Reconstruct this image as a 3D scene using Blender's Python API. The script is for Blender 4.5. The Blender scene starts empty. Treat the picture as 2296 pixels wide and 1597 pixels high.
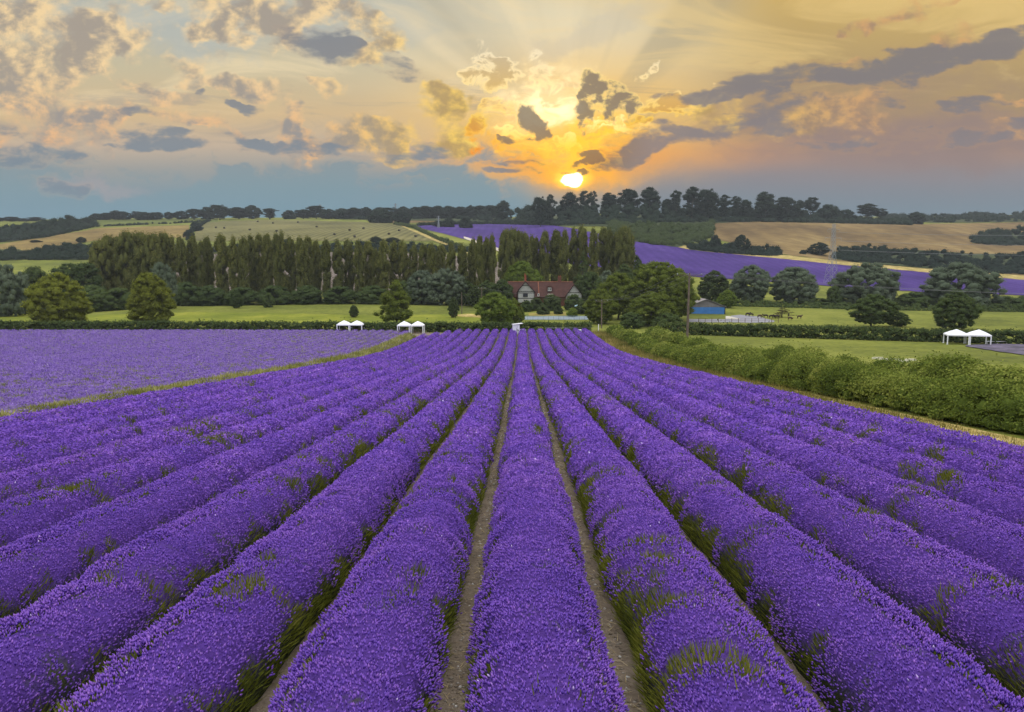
import bpy, math, random
import numpy as np
from mathutils import Vector, Matrix
R = math.radians
SC = bpy.context.scene
COL = SC.collection
rng = np.random.default_rng(7)

# ------------------------------------------------------------------ camera
PITCH = R(7.0)
FOC = 1653.0                       # focal length in units of a 2296 px wide picture
ZC = 20.0                          # height of the camera above the datum
cam_d = bpy.data.cameras.new('camera')
cam_d.sensor_fit = 'HORIZONTAL'; cam_d.sensor_width = 36.0
cam_d.lens = 36.0 * FOC / 2296.0
cam_d.clip_start = 0.1; cam_d.clip_end = 20000.0
cam = bpy.data.objects.new('camera', cam_d); COL.objects.link(cam)
cam.location = (0, 0, ZC); cam.rotation_euler = (math.pi/2 - PITCH, 0, 0)
SC.camera = cam

def ut(x, y):
    """direction of a point seen at (x, y): sideways and downward slope per metre of northing"""
    cx = (np.asarray(x, float) - 1148.0) / FOC
    cy = (798.3 - np.asarray(y, float)) / FOC
    dy = math.cos(PITCH) + cy * math.sin(PITCH)
    return cx / dy, (math.sin(PITCH) - cy * math.cos(PITCH)) / dy

def lin(r, g, b):
    def f(c):
        c /= 255.0
        return c / 12.92 if c <= 0.04045 else ((c + 0.055) / 1.055) ** 2.4
    return (f(r), f(g), f(b), 1.0)

SC.view_settings.view_transform = 'Standard'
SC.view_settings.look = 'None'
SC.view_settings.exposure = 0.0
SC.view_settings.gamma = 1.0
SC.render.film_transparent = False
try:
    SC.cycles.use_denoising = True
    SC.cycles.max_bounces = 6
    SC.cycles.diffuse_bounces = 3
    SC.cycles.transmission_bounces = 3
    SC.cycles.volume_bounces = 0
    SC.cycles.transparent_max_bounces = 8
    SC.cycles.caustics_reflective = False
    SC.cycles.caustics_refractive = False
except Exception:
    pass

# ------------------------------------------------------------------ sun
SUN_AZ = R(4.6); SUN_EL = R(6.8)
sl = bpy.data.lights.new('sun', 'SUN'); sl.energy = 0.5; sl.angle = R(14.0); sl.color = (1.0, 0.78, 0.52)
sun = bpy.data.objects.new('sun', sl); COL.objects.link(sun)
sdir = Vector((math.sin(SUN_AZ)*math.cos(SUN_EL), math.cos(SUN_AZ)*math.cos(SUN_EL), math.sin(SUN_EL)))
sun.rotation_euler = sdir.to_track_quat('Z', 'Y').to_euler()

# ------------------------------------------------------------------ sky (direction based, procedural)
class NT:
    """small helper that adds nodes one after the other"""
    def __init__(s, tree): s.t = tree; s.n = tree.nodes; s.l = tree.links
    def put(s, sock, v):
        if v is None: return
        if isinstance(v, bpy.types.NodeSocket): s.l.new(v, sock)
        else: sock.default_value = v
    def m(s, op, a, b=None, c=None, clamp=False):
        k = s.n.new('ShaderNodeMath'); k.operation = op; k.use_clamp = clamp
        for i, v in enumerate((a, b, c)): s.put(k.inputs[i], v)
        return k.outputs[0]
    def vm(s, op, a, b=None, c=None):
        k = s.n.new('ShaderNodeVectorMath'); k.operation = op
        for i, v in enumerate((a, b, c)):
            if v is not None: s.put(k.inputs[i], v)
        return k.outputs['Value'] if op in ('LENGTH', 'DOT_PRODUCT', 'DISTANCE') else k.outputs[0]
    def ss(s, x, a, b, lo=0.0, hi=1.0):
        k = s.n.new('ShaderNodeMapRange'); k.interpolation_type = 'SMOOTHSTEP'; k.clamp = False
        s.put(k.inputs['Value'], x)
        s.put(k.inputs['From Min'], a); s.put(k.inputs['From Max'], b)
        s.put(k.inputs['To Min'], lo); s.put(k.inputs['To Max'], hi)
        return k.outputs['Result']
    def noise(s, vec, scale, detail=6.0, rough=0.55, dist=0.0, lac=2.0, dim='3D'):
        k = s.n.new('ShaderNodeTexNoise'); k.noise_dimensions = dim
        s.put(k.inputs['Vector'], vec); k.inputs['Scale'].default_value = scale
        k.inputs['Detail'].default_value = detail; k.inputs['Roughness'].default_value = rough
        k.inputs['Distortion'].default_value = dist
        k.inputs['Lacunarity'].default_value = lac
        return k.outputs[0]
    def mapping(s, vec, loc=(0,0,0), rot=(0,0,0), sca=(1,1,1), kind='POINT'):
        k = s.n.new('ShaderNodeMapping'); k.vector_type = kind
        s.put(k.inputs['Vector'], vec)
        if kind in ('POINT', 'TEXTURE'): k.inputs['Location'].default_value = loc
        k.inputs['Rotation'].default_value = rot; k.inputs['Scale'].default_value = sca
        return k.outputs[0]
    def ramp(s, f, stops, interp='LINEAR'):
        k = s.n.new('ShaderNodeValToRGB'); e = k.color_ramp; e.interpolation = interp
        while len(e.elements) < len(stops): e.elements.new(0.5)
        for el, (p, c) in zip(e.elements, stops): el.position = p
        for el, (p, c) in zip(e.elements, stops): el.color = c
        s.put(k.inputs[0], f)
        return k.outputs[0]
    def mix(s, f, a, b, mode='MIX'):
        k = s.n.new('ShaderNodeMix'); k.data_type = 'RGBA'; k.blend_type = mode
        k.clamp_factor = True
        s.put(k.inputs[0], f); s.put(k.inputs[6], a); s.put(k.inputs[7], b)
        return k.outputs[2]
    def comb(s, x, y, z):
        k = s.n.new('ShaderNodeCombineXYZ')
        s.put(k.inputs[0], x); s.put(k.inputs[1], y); s.put(k.inputs[2], z)
        return k.outputs[0]
    def sep(s, v):
        k = s.n.new('ShaderNodeSeparateXYZ'); s.put(k.inputs[0], v); return k.outputs
W = bpy.data.worlds.new("World"); SC.world = W; W.use_nodes = True
wt = W.node_tree; wt.nodes.clear(); N = NT(wt)
tc = wt.nodes.new('ShaderNodeTexCoord')
dx, dy, dz = N.sep(tc.outputs['Generated'])
yy = N.m('MAXIMUM', dy, 0.14)
u = N.m('DIVIDE', dx, yy); v = N.m('DIVIDE', dz, yy)
P0 = N.comb(u, v, 0.0)

def sv(y): return float(-ut(1148, y)[1])      # elevation slope of a height in the view
def su(x, y): return float(ut(x, y)[0])
# --- clear sky behind the clouds: one ramp to the left of the sun, one to the right
def vr(y): return (sv(y) + 0.05) / 0.75
vn = N.m('DIVIDE', N.m('ADD', v, 0.05), 0.75)
rl = N.ramp(vn, [(vr(640), lin(106,140,156)), (vr(430), lin(124,146,156)), (vr(375), lin(158,156,150)), (vr(325), lin(196,176,152)),
                 (vr(255), lin(212,184,140)), (vr(150), lin(200,188,156)), (vr(0), lin(182,184,174)), (1.0, lin(190,196,200))])
rr = N.ramp(vn, [(vr(640), lin(100,124,142)), (vr(440), lin(116,130,142)), (vr(385), lin(146,132,130)), (vr(325), lin(180,142,114)),
                 (vr(240), lin(168,142,106)), (vr(120), lin(186,158,104)), (vr(0), lin(204,172,102)), (1.0, lin(206,194,168))])
side = N.ss(u, su(800, 200), su(1750, 200))
base = N.mix(side, rl, rr)
# broad pale glow high above the sun
ROT = {}
def rotated(vec, q):
    """the sky turned by q degrees (made once for each angle)"""
    if q == 0: return vec
    key = (vec.as_pointer(), q)
    if key not in ROT:
        c, sn = math.cos(R(q)), math.sin(R(q))
        ROT[key] = N.comb(N.vm('DOT_PRODUCT', vec, (c, sn, 0)), N.vm('DOT_PRODUCT', vec, (-sn, c, 0)), 0.0)
    return ROT[key]
def blob2(vec, x, y, rx, ry, rot=0.0):
    """squared distance from a point of the sky in units of an ellipse"""
    q = int(round(rot / 10.0)) * 10
    v_ = rotated(vec, q); c, sn = math.cos(R(q)), math.sin(R(q))
    X, Y = su(x, y), sv(y); X, Y = c*X + sn*Y, -sn*X + c*Y
    fx, fy = FOC/rx, FOC/ry
    o = N.vm('MULTIPLY_ADD', v_, (fx, fy, 0.0), (-X*fx, -Y*fy, 0.0))
    return N.vm('DOT_PRODUCT', o, o)
def blobd(vec, x, y, rx, ry, rot=0.0):
    return N.m('SQRT', blob2(vec, x, y, rx, ry, rot))
g1 = blobd(P0, 1270, 110, 520, 330)
base = N.mix(N.ss(g1, 1.0, 0.0, 0.0, 0.85), base, lin(240,226,190))
g2 = blobd(P0, 1280, 275, 520, 230)
base = N.mix(N.ss(g2, 1.0, 0.0, 0.0, 0.9), base, lin(255,198,76))
g3 = blobd(P0, 1285, 350, 280, 110)
base = N.mix(N.ss(g3, 1.0, 0.15, 0.0, 1.0), base, lin(255,172,20))
g4 = blobd(P0, 1330, 350, 560, 66)
base = N.mix(N.ss(g4, 1.0, 0.1, 0.0, 0.5), base, lin(240,156,74))
# --- shafts of light that fan out from the sun
cu, cv = su(1282, 330), sv(330)
rx_ = N.m('SUBTRACT', u, cu); ry_ = N.m('SUBTRACT', v, cv)
ang = N.m('ARCTAN2', ry_, rx_)
rad = N.vm('LENGTH', N.comb(rx_, ry_, 0.0))
ray = N.noise(N.comb(N.m('MULTIPLY', ang, 2.3), N.m('MULTIPLY', rad, 0.7), 3.3), 1.0, 3.0, 0.5)
rayf = N.m('MULTIPLY', N.ss(rad, 0.05, 0.16), N.ss(rad, 0.62, 0.18))
rayf = N.m('MULTIPLY', rayf, N.ss(ang, 0.25, 0.8))
rayf = N.m('MULTIPLY', rayf, N.ss(ang, 2.95, 2.5))
base = N.mix(N.m('MULTIPLY', rayf, N.ss(ray, 0.53, 0.70, 0.0, 0.62)), base, lin(255,232,186))
base = N.mix(N.m('MULTIPLY', rayf, N.ss(ray, 0.5, 0.34, 0.0, 0.55)), base, lin(172,160,132))
# --- domain for the clouds, bent by two noises
wa = N.noise(N.vm('MULTIPLY', P0, (1.0, 1.3, 1.0)), 11.0, 4.0, 0.6, dim='2D')
wb = N.noise(N.vm('MULTIPLY_ADD', P0, (1.0, 1.3, 1.0), (4.0, 9.0, 2.0)), 11.0, 4.0, 0.6, dim='2D')
wv = N.comb(N.m('MULTIPLY', N.m('SUBTRACT', wa, 0.5), 0.13), N.m('MULTIPLY', N.m('SUBTRACT', wb, 0.5), 0.09), 0.0)
P1 = N.vm('MULTIPLY_ADD', wv, (0.8, 0.8, 0.0), P0)
PD = N.vm('MULTIPLY_ADD', wv, (0.42, 0.42, 0.0), P0)
# thin streaks drawn out across the sky
sp = N.mapping(P0, (0, 0, 0), (0, 0, R(14)), (2.2, 10.0, 1.0))
st = N.noise(sp, 1.6, 7.0, 0.6, 0.6, dim='2D')
stm = N.m('MULTIPLY', N.ss(st, 0.48, 0.70), N.ss(v, sv(330), sv(150)))
base = N.mix(N.m('MULTIPLY', stm, 0.55), base, N.mix(side, lin(246,224,180), lin(236,204,134)))
sp2 = N.mapping(P0, (3, 7, 0), (0, 0, R(3)), (2.5, 13.0, 1.0))
st2 = N.noise(sp2, 1.8, 6.0, 0.6, 0.5, dim='2D')
st2m = N.m('MULTIPLY', N.ss(st2, 0.52, 0.68), N.m('MULTIPLY', N.ss(v, sv(410), sv(340)), N.ss(v, sv(150), sv(240))))
base = N.mix(N.m('MULTIPLY', st2m, 0.55), base, N.mix(side, lin(158,150,142), lin(152,128,112)))
def veil(x, y, rx, ry, rot, lo, hi, amt, col, sca=(2.0, 6.0, 1.0), seed=0.0):
    global base
    d = blobd(P1, x, y, rx, ry, rot)
    n = N.noise(N.mapping(P1, (seed, seed*2, 0), (0, 0, R(-rot)), sca), 2.6, 7.0, 0.6, 0.3)
    f = N.m('SUBTRACT', N.m('ADD', n, 0.5), d)
    base = N.mix(N.ss(f, lo, hi, 0.0, amt), base, col)
# greyish veils, mauve to the right
veil(2080, 320, 480, 90, 0, -0.1, 0.7, 0.75, lin(142,124,122), seed=1.0)
veil(1900, 215, 420, 60, 8, 0.0, 0.6, 0.45, lin(160,136,112), seed=2.0)
veil(480, 60, 520, 70, 0, -0.1, 0.7, 0.6, lin(176,184,182), seed=3.0)
veil(1330, 60, 260, 46, 20, 0.1, 0.7, 0.35, lin(196,188,172), seed=4.0)
veil(1060, 90, 120, 260, 38, 0.0, 0.8, 0.3, lin(186,180,160), seed=5.0)
# --- lit clouds: golden rims, mauve-grey hearts
LIT = [(70,70,150,95,0,1.1),(190,100,130,62,8,1.1),(310,82,85,26,10,1.0),(90,160,130,60,0,1.0),(215,30,70,25,20,.7),(340,12,50,14,0,.7),
       (545,30,105,60,-15,1.15),(480,60,50,24,0,.9),(620,75,60,42,-25,1.1),(785,40,95,36,-28,1.15),(700,5,90,18,0,.8),(690,45,40,20,0,.7),
       (426,128,62,26,12,.95),(452,176,75,24,0,.85),(562,194,62,27,-12,1.1),(281,193,56,16,0,.95),(742,186,58,18,-8,.95),(385,222,90,17,-8,.8),
       (832,115,58,17,8,.9),(125,282,160,44,6,.95),(60,230,70,30,0,.7),(426,262,110,17,4,.75),(240,262,70,20,0,.7),(235,330,30,22,-30,.7),
       (668,292,34,60,0,1.2),(640,236,40,12,0,.7),(800,302,62,40,15,1.1),(868,300,46,36,0,1.0),(810,186,10,8,0,.5),(740,330,80,22,0,.9),(880,345,60,22,0,.8),
       (1000,272,66,60,0,1.25),(1015,225,40,20,-10,1.0),(1000,330,50,20,0,.8),(1500,286,0.1,0.1,0,0),(500,285,60,11,-6,.9),
       (2010,46,100,20,6,.7),(1930,55,30,16,0,.7),(2145,86,60,12,14,.7),(2075,10,120,14,0,.55),(1866,236,110,40,12,.95),(1790,280,70,26,0,.75),(1840,310,110,20,0,.6),
       (1601,252,46,30,10,1.0),(2280,215,50,16,0,.8),(2260,290,60,20,0,.6),(1850,140,80,10,0,.5),(2000,265,60,22,0,.5)]
GLOW = [(1092,165,42,48,20,1.1),(1130,150,30,16,0,.9),(1206,152,36,50,-18,1.2),(1110,262,74,30,24,1.15),(1175,240,40,24,0,.8),(1170,320,90,16,-8,.9),(1050,300,40,40,0,.8),
        (1240,262,90,54,20,1.0),(1345,262,40,40,0,.9),(1450,152,42,15,25,1.1),(1486,232,86,18,14,1.1),(1400,286,60,20,20,.9),(1560,222,70,14,6,.9),(1265,210,44,18,0,.8),(1290,318,130,14,-4,.8),(1215,345,50,12,0,.7)]
DARK = [(722,95,84,32,-14,1.2),(770,100,50,14,0,.9),(892,155,72,22,-24,.9),(311,256,64,13,-4,.95),(351,300,84,12,4,1.0),(392,327,92,14,-3,1.0),(300,318,60,8,0,.7),
        (556,312,62,12,-6,.95),(541,240,36,13,-14,.95),(461,210,13,7,0,.8),(660,332,110,13,-4,.95),(755,335,60,20,0,.8),(965,340,44,20,-20,.9),(890,352,80,16,0,.8),
        (10,318,90,26,0,.9),(150,415,46,40,0,.8),(60,350,110,22,0,.8),(680,352,30,12,0,.5),
        
        (1410,350,84,22,16,1.2),(1440,330,36,20,20,1.0),
        (1540,310,130,20,5,.85),(1640,285,190,20,-2,.85),(1500,280,70,16,-14,.95),(1570,215,90,11,3,.9),(1650,205,100,18,10,.9),(1846,165,200,26,5,.85),(2010,148,130,28,14,.82),(2150,122,180,26,10,.9),
        (2270,100,80,30,8,1.1),(1740,185,110,22,14,.85),(1720,240,130,26,4,.7),(2060,195,110,14,4,.6),(2190,228,120,12,2,.85),(2210,258,110,18,-6,.85),(2090,308,210,20,-3,.85),(1900,330,180,16,0,.6),
        (1960,215,90,20,0,.5),(1185,366,60,8,0,.9),(1140,384,60,6,0,.8)]
GROW = 1.3
LASTACC = [None]
TORN = [(1192,280,28,48,24,1.25),(1312,236,38,66,-8,1.3),(1334,196,26,24,0,1.0),(1388,226,50,34,-20,1.15),(1366,262,22,36,0,.9),(1406,268,16,26,0,.8),(1160,312,34,12,0,.9),(1300,206,18,14,0,.7),(1310,366,80,9,4,1.15),(1262,380,44,7,4,1.0),(1330,352,44,9,-6,.9),(1310,386,24,7,-8,1.0)]
LASTACC = [None]
def sum_of(vec, lst):
    acc = None
    for i, (x, y, rx, ry, rot, wgt) in enumerate(lst):
        if wgt <= 0: continue
        if i % 24 == 0 and LASTACC[0] is not None:      # keeps the shader's working memory small: one batch after the other
            vec = N.vm('ADD', vec, N.comb(N.m('MULTIPLY', LASTACC[0], 1e-7), 0.0, 0.0))
        q = N.m('MAXIMUM', N.m('SUBTRACT', 1.0, blob2(vec, x, y, rx*GROW, ry*GROW, rot)), 0.0)
        acc = N.m('MULTIPLY', q, wgt) if acc is None else N.m('MULTIPLY_ADD', q, wgt, acc)
        LASTACC[0] = acc
    return N.m('MINIMUM', acc, 1.4)
PN = N.vm('MULTIPLY', P0, (1.0, 1.45, 1.0))
n1 = N.noise(PN, 16.0, 9.0, 0.56, 0.1, dim='2D')
# the same noise a little nearer to the sun: which side of each billow faces the light
off = N.vm('NORMALIZE', N.comb(N.m('SUBTRACT', cu, u), N.m('SUBTRACT', N.m('ADD', cv, 0.10), v), 0.0))
PN2 = N.vm('MULTIPLY', N.vm('ADD', P0, N.vm('MULTIPLY', off, (0.011, 0.011, 0.0))), (1.0, 1.45, 1.0))
n2 = N.noise(PN2, 16.0, 6.0, 0.56, 0.1, dim='2D')
mL = sum_of(P1, LIT)
dL = N.m('ADD', mL, N.m('MULTIPLY', N.m('MULTIPLY', N.m('SUBTRACT', n1, 0.51), 3.4), N.ss(mL, 0.0, 0.35)))
aL = N.ss(dL, 0.05, 1.25)
core = N.m('ADD', N.m('MULTIPLY', N.m('SUBTRACT', dL, 0.75), 0.45), N.m('MULTIPLY', N.m('SUBTRACT', n2, n1), 4.2))
core = N.ss(N.m('ADD', core, 0.42), 0.0, 1.0)
near = N.ss(N.vm('LENGTH', N.comb(N.m('MULTIPLY', rx_, 0.8), ry_, 0.0)), 0.32, 0.08)
rimc = N.mix(near, N.mix(side, N.mix(N.ss(v, sv(330), sv(120)), lin(232,182,130), lin(246,214,160)), lin(212,164,108)), lin(255,214,92))
corec = N.mix(near, N.mix(side, N.mix(N.ss(v, sv(330), sv(120)), lin(146,144,144), lin(166,154,140)), lin(150,126,110)), lin(188,154,84))
litc = N.mix(core, rimc, corec)
sky = N.mix(N.m('MULTIPLY', aL, 0.93), base, litc)
# --- burning clouds about the sun
GROW = 1.05
mG = sum_of(P1, GLOW)
n3 = N.noise(PN, 26.0, 8.0, 0.6, 0.4, dim='2D')
dG = N.m('ADD', mG, N.m('MULTIPLY', N.m('MULTIPLY', N.m('SUBTRACT', n3, 0.51), 4.2), N.ss(mG, 0.0, 0.35)))
aG = N.ss(dG, 0.1, 0.95)
cG = N.ss(dG, 0.7, 1.35)
gr = N.ramp(N.m('DIVIDE', N.m('ADD', v, 0.0), 0.36), [(sv(350)/.36, lin(255,150,8)), (sv(270)/.36, (1.0, .62, .06, 1)), (sv(190)/.36, (1.1, .82, .34, 1)), (sv(120)/.36, (1.0, .84, .55, 1))])
sky = N.mix(aG, sky, N.mix(N.m('MULTIPLY', cG, 0.75), gr, N.ramp(v, [(sv(320), lin(216,130,20)), (sv(200), lin(206,164,92)), (sv(130), lin(190,166,124))])))
hot = blobd(P1, 1225, 230, 130, 120, 20)
sky = N.mix(N.m('MULTIPLY', N.ss(hot, 1.0, 0.1), N.ss(n3, 0.36, 0.6, 0.35, 1.0)), sky, (1.5, 1.22, 0.66, 1))
hot2 = blobd(P1, 1270, 318, 170, 60, 0)
sky = N.mix(N.m('MULTIPLY', N.ss(hot2, 1.1, 0.2), N.ss(n3, 0.36, 0.58, 0.45, 1.0)), sky, (1.25, .74, .05, 1))
# --- the bank of blue-grey cloud along the horizon
nb = N.noise(N.vm('MULTIPLY', P1, (1.0, 2.6, 1.0)), 5.5, 8.0, 0.6, 0.2, dim='2D')
bank = N.m('ADD', N.m('SUBTRACT', sv(372), v), N.m('MULTIPLY', N.m('SUBTRACT', nb, 0.5), 0.17))
ba = N.m('MULTIPLY', N.ss(bank, -0.008, 0.016), N.ss(u, su(1275, 400), su(1120, 400)))
ba = N.m('MULTIPLY', ba, N.ss(nb, 0.30, 0.5, 0.55, 0.95))
bc = N.ramp(vn, [(vr(640), lin(106,140,156)), (vr(480), lin(110,144,160)), (vr(420), lin(122,148,158)), (vr(350), lin(136,148,152))])
sky = N.mix(ba, sky, bc)
pk = blobd(P1, 205, 418, 150, 26, 0)
sky = N.mix(N.ss(pk, 1.0, 0.1, 0.0, 0.5), sky, lin(176,158,156))
bankr = N.m('ADD', N.m('SUBTRACT', sv(398), v), N.m('MULTIPLY', N.m('SUBTRACT', nb, 0.5), 0.05))
bra = N.m('MULTIPLY', N.ss(bankr, -0.03, 0.03), N.ss(u, su(1300, 400), su(1480, 400)))
brc = N.ramp(vn, [(vr(640), lin(98,124,142)), (vr(470), lin(112,130,142)), (vr(400), lin(134,132,138))])
sky = N.mix(N.m('MULTIPLY', bra, 0.85), sky, brc)
# --- the sun itself, softened by the haze, with a burning halo
hal = blobd(P1, 1290, 392, 200, 48, 0)
sky = N.mix(N.ss(hal, 1.0, 0.2, 0.0, 1.0), sky, (1.15, 0.50, 0.01, 1))
# --- dark clouds in front
GROW = 1.3
mD = sum_of(PD, DARK)
nd = N.noise(N.vm('MULTIPLY', P0, (1.0, 2.6, 1.0)), 13.0, 9.0, 0.58, 0.15, dim='2D')
dD = N.m('ADD', mD, N.m('MULTIPLY', N.m('MULTIPLY', N.m('SUBTRACT', nd, 0.51), 4.2), N.ss(mD, 0.0, 0.35)))
aD = N.ss(dD, 0.05, 1.30)
nearD = N.ss(N.vm('LENGTH', N.comb(rx_, ry_, 0.0)), 0.12, 0.02)
dcl = N.mix(N.ss(v, sv(350), sv(150)), lin(118,132,144), lin(128,130,136))
dcr = N.mix(N.ss(v, sv(330), sv(150)), lin(132,124,126), lin(122,118,122))
dcc = N.mix(nearD, N.mix(N.ss(u, su(1000, 200), su(1500, 200)), dcl, dcr), lin(118,98,74))
edge = N.mix(nearD, N.mix(side, lin(188,160,136), lin(196,152,104)), lin(255,190,40))
sky = N.mix(N.m('MULTIPLY', aD, 0.88), sky, N.mix(N.ss(dD, 0.15, 0.95), edge, dcc))
col_ = blobd(P1, 1278, 345, 120, 84, 0)
sky = N.mix(N.m('MULTIPLY', N.ss(col_, 1.0, 0.15), N.ss(n3, 0.30, 0.62, 0.35, 1.0)), sky, (1.25, 0.68, 0.02, 1))
streak = N.noise(N.vm('MULTIPLY', P1, (1.0, 4.0, 1.0)), 18.0, 6.0, 0.6, dim='2D')
stk = blobd(P1, 1270, 300, 210, 90, 0)
sky = N.mix(N.m('MULTIPLY', N.ss(stk, 1.0, 0.3), N.ss(streak, 0.52, 0.68, 0.0, 0.85)), sky, N.mix(N.ss(v, sv(340), sv(240)), (1.4, .80, .05, 1), (1.45, 1.15, .5, 1)))
PS = N.vm('MULTIPLY_ADD', wv, (0.3, 0.3, 0.0), P0)
hal2 = blobd(PS, 1284, 401, 50, 24, 0)
sky = N.mix(N.ss(hal2, 1.25, 0.45), sky, (1.5, 0.92, 0.06, 1))
dsc = blobd(PS, 1281, 401, 28, 17, 0)
sky = N.mix(N.ss(dsc, 1.15, 0.65), sky, (6.0, 5.6, 4.4, 1))
# --- torn dark clouds close about the sun, burning at their edges
GROW = 1.12
mT = sum_of(PD, TORN)
nt_ = N.noise(N.vm('MULTIPLY', P0, (1.0, 1.25, 1.0)), 24.0, 8.0, 0.6, 0.2, dim='2D')
dT = N.m('ADD', mT, N.m('MULTIPLY', N.m('MULTIPLY', N.m('SUBTRACT', nt_, 0.51), 4.6), N.ss(mT, 0.0, 0.3)))
aT = N.ss(dT, 0.05, 1.1)
sky = N.mix(N.m('MULTIPLY', aT, 0.9), sky, N.mix(N.ss(dT, 0.3, 1.1), N.mix(N.ss(v, sv(330), sv(210)), (1.3, .62, .01, 1), (1.25, .92, .30, 1)), N.mix(N.ss(v, sv(390), sv(260)), lin(146,106,62), lin(138,122,102))))
# --- unseen sky overhead and behind, brightened past the visible sky to fill-light the ground
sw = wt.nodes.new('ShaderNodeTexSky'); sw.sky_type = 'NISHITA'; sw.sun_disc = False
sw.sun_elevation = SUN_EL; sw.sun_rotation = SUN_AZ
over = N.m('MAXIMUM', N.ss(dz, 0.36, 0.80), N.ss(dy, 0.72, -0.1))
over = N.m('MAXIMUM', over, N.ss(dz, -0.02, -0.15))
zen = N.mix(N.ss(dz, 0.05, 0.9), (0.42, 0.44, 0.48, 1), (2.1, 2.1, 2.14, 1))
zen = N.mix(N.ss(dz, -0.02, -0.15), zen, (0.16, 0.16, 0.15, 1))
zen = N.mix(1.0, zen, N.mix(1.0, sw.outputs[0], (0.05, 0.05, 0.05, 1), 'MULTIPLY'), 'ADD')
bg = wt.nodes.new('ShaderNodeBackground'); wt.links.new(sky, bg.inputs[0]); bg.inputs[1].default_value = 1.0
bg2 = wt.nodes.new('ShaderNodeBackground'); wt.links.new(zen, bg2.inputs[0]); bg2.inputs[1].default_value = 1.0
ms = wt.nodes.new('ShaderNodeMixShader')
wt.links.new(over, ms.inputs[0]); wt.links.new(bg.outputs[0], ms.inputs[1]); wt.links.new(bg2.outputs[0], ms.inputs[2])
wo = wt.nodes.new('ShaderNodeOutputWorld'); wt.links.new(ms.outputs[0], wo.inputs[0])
W.cycles.sampling_method = 'MANUAL'; W.cycles.sample_map_resolution = 512
# ------------------------------------------------------------------ helpers
def hash2(ix, iy, seed):
    h = (ix.astype(np.int64) * 374761393 + iy.astype(np.int64) * 668265263 + seed * 974634721) & 0xffffffff
    h = ((h ^ (h >> 13)) * 1274126177) & 0xffffffff
    h = (h ^ (h >> 16)) & 0xffffff
    return h / float(0xffffff)
def vnoise(x, y, seed=0):
    """smooth value noise, 0..1"""
    x = np.asarray(x, float); y = np.asarray(y, float)
    x, y = np.broadcast_arrays(x, y)
    ix = np.floor(x); iy = np.floor(y); fx = x - ix; fy = y - iy
    fx = fx*fx*(3-2*fx); fy = fy*fy*(3-2*fy)
    a = hash2(ix, iy, seed); b = hash2(ix+1, iy, seed); c = hash2(ix, iy+1, seed); d = hash2(ix+1, iy+1, seed)
    return (a*(1-fx)+b*fx)*(1-fy) + (c*(1-fx)+d*fx)*fy
def fbm(x, y, seed=0, octv=4):
    s = 0; a = 1; t = 0
    for k in range(octv):
        s = s + a*vnoise(np.asarray(x)*2**k, np.asarray(y)*2**k, seed+k*17); t += a; a *= .5
    return s/t
def sstep(x, a, b):
    t = np.clip((np.asarray(x, float)-a)/(b-a), 0, 1); return t*t*(3-2*t)

def tag(o, label=None, cat=None, group=None, kind=None):
    if label: o['label'] = label
    if cat: o['category'] = cat
    if group: o['group'] = group
    if kind: o['kind'] = kind
    return o
def empty(name, loc=(0,0,0), rz=0.0):
    o = bpy.data.objects.new(name, None); COL.objects.link(o)
    o.empty_display_size = 0.3
    o.location = loc; o.rotation_euler = (0, 0, rz)
    return o
def link(name, me, mats, parent=None, loc=None):
    for m_ in (mats if isinstance(mats, (list, tuple)) else [mats]):
        if len(me.materials) < (len(mats) if isinstance(mats, (list, tuple)) else 1): me.materials.append(m_)
    o = bpy.data.objects.new(name, me); COL.objects.link(o)
    if parent: o.parent = parent
    if loc is not None: o.location = loc
    return o
def npmesh(name, V, F, tint=None, mat_index=None, smooth=False):
    """mesh out of vertices (n,3) and faces (m,k); tint is a value per vertex"""
    me = bpy.data.meshes.new(name)
    V = np.ascontiguousarray(V, np.float32); F = np.ascontiguousarray(F, np.int32)
    n, k = F.shape
    me.vertices.add(len(V)); me.vertices.foreach_set('co', V.ravel())
    me.loops.add(n*k); me.loops.foreach_set('vertex_index', F.ravel())
    me.polygons.add(n)
    me.polygons.foreach_set('loop_start', np.arange(0, n*k, k, dtype=np.int32))
    me.polygons.foreach_set('loop_total', np.full(n, k, np.int32))
    if mat_index is not None: me.polygons.foreach_set('material_index', np.ascontiguousarray(mat_index, np.int32))
    if smooth: me.polygons.foreach_set('use_smooth', np.ones(n, bool))
    if tint is not None:
        at = me.attributes.new('tint', 'FLOAT', 'POINT'); at.data.foreach_set('value', np.ascontiguousarray(tint, np.float32))
    me.update(calc_edges=True)
    return me
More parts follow.
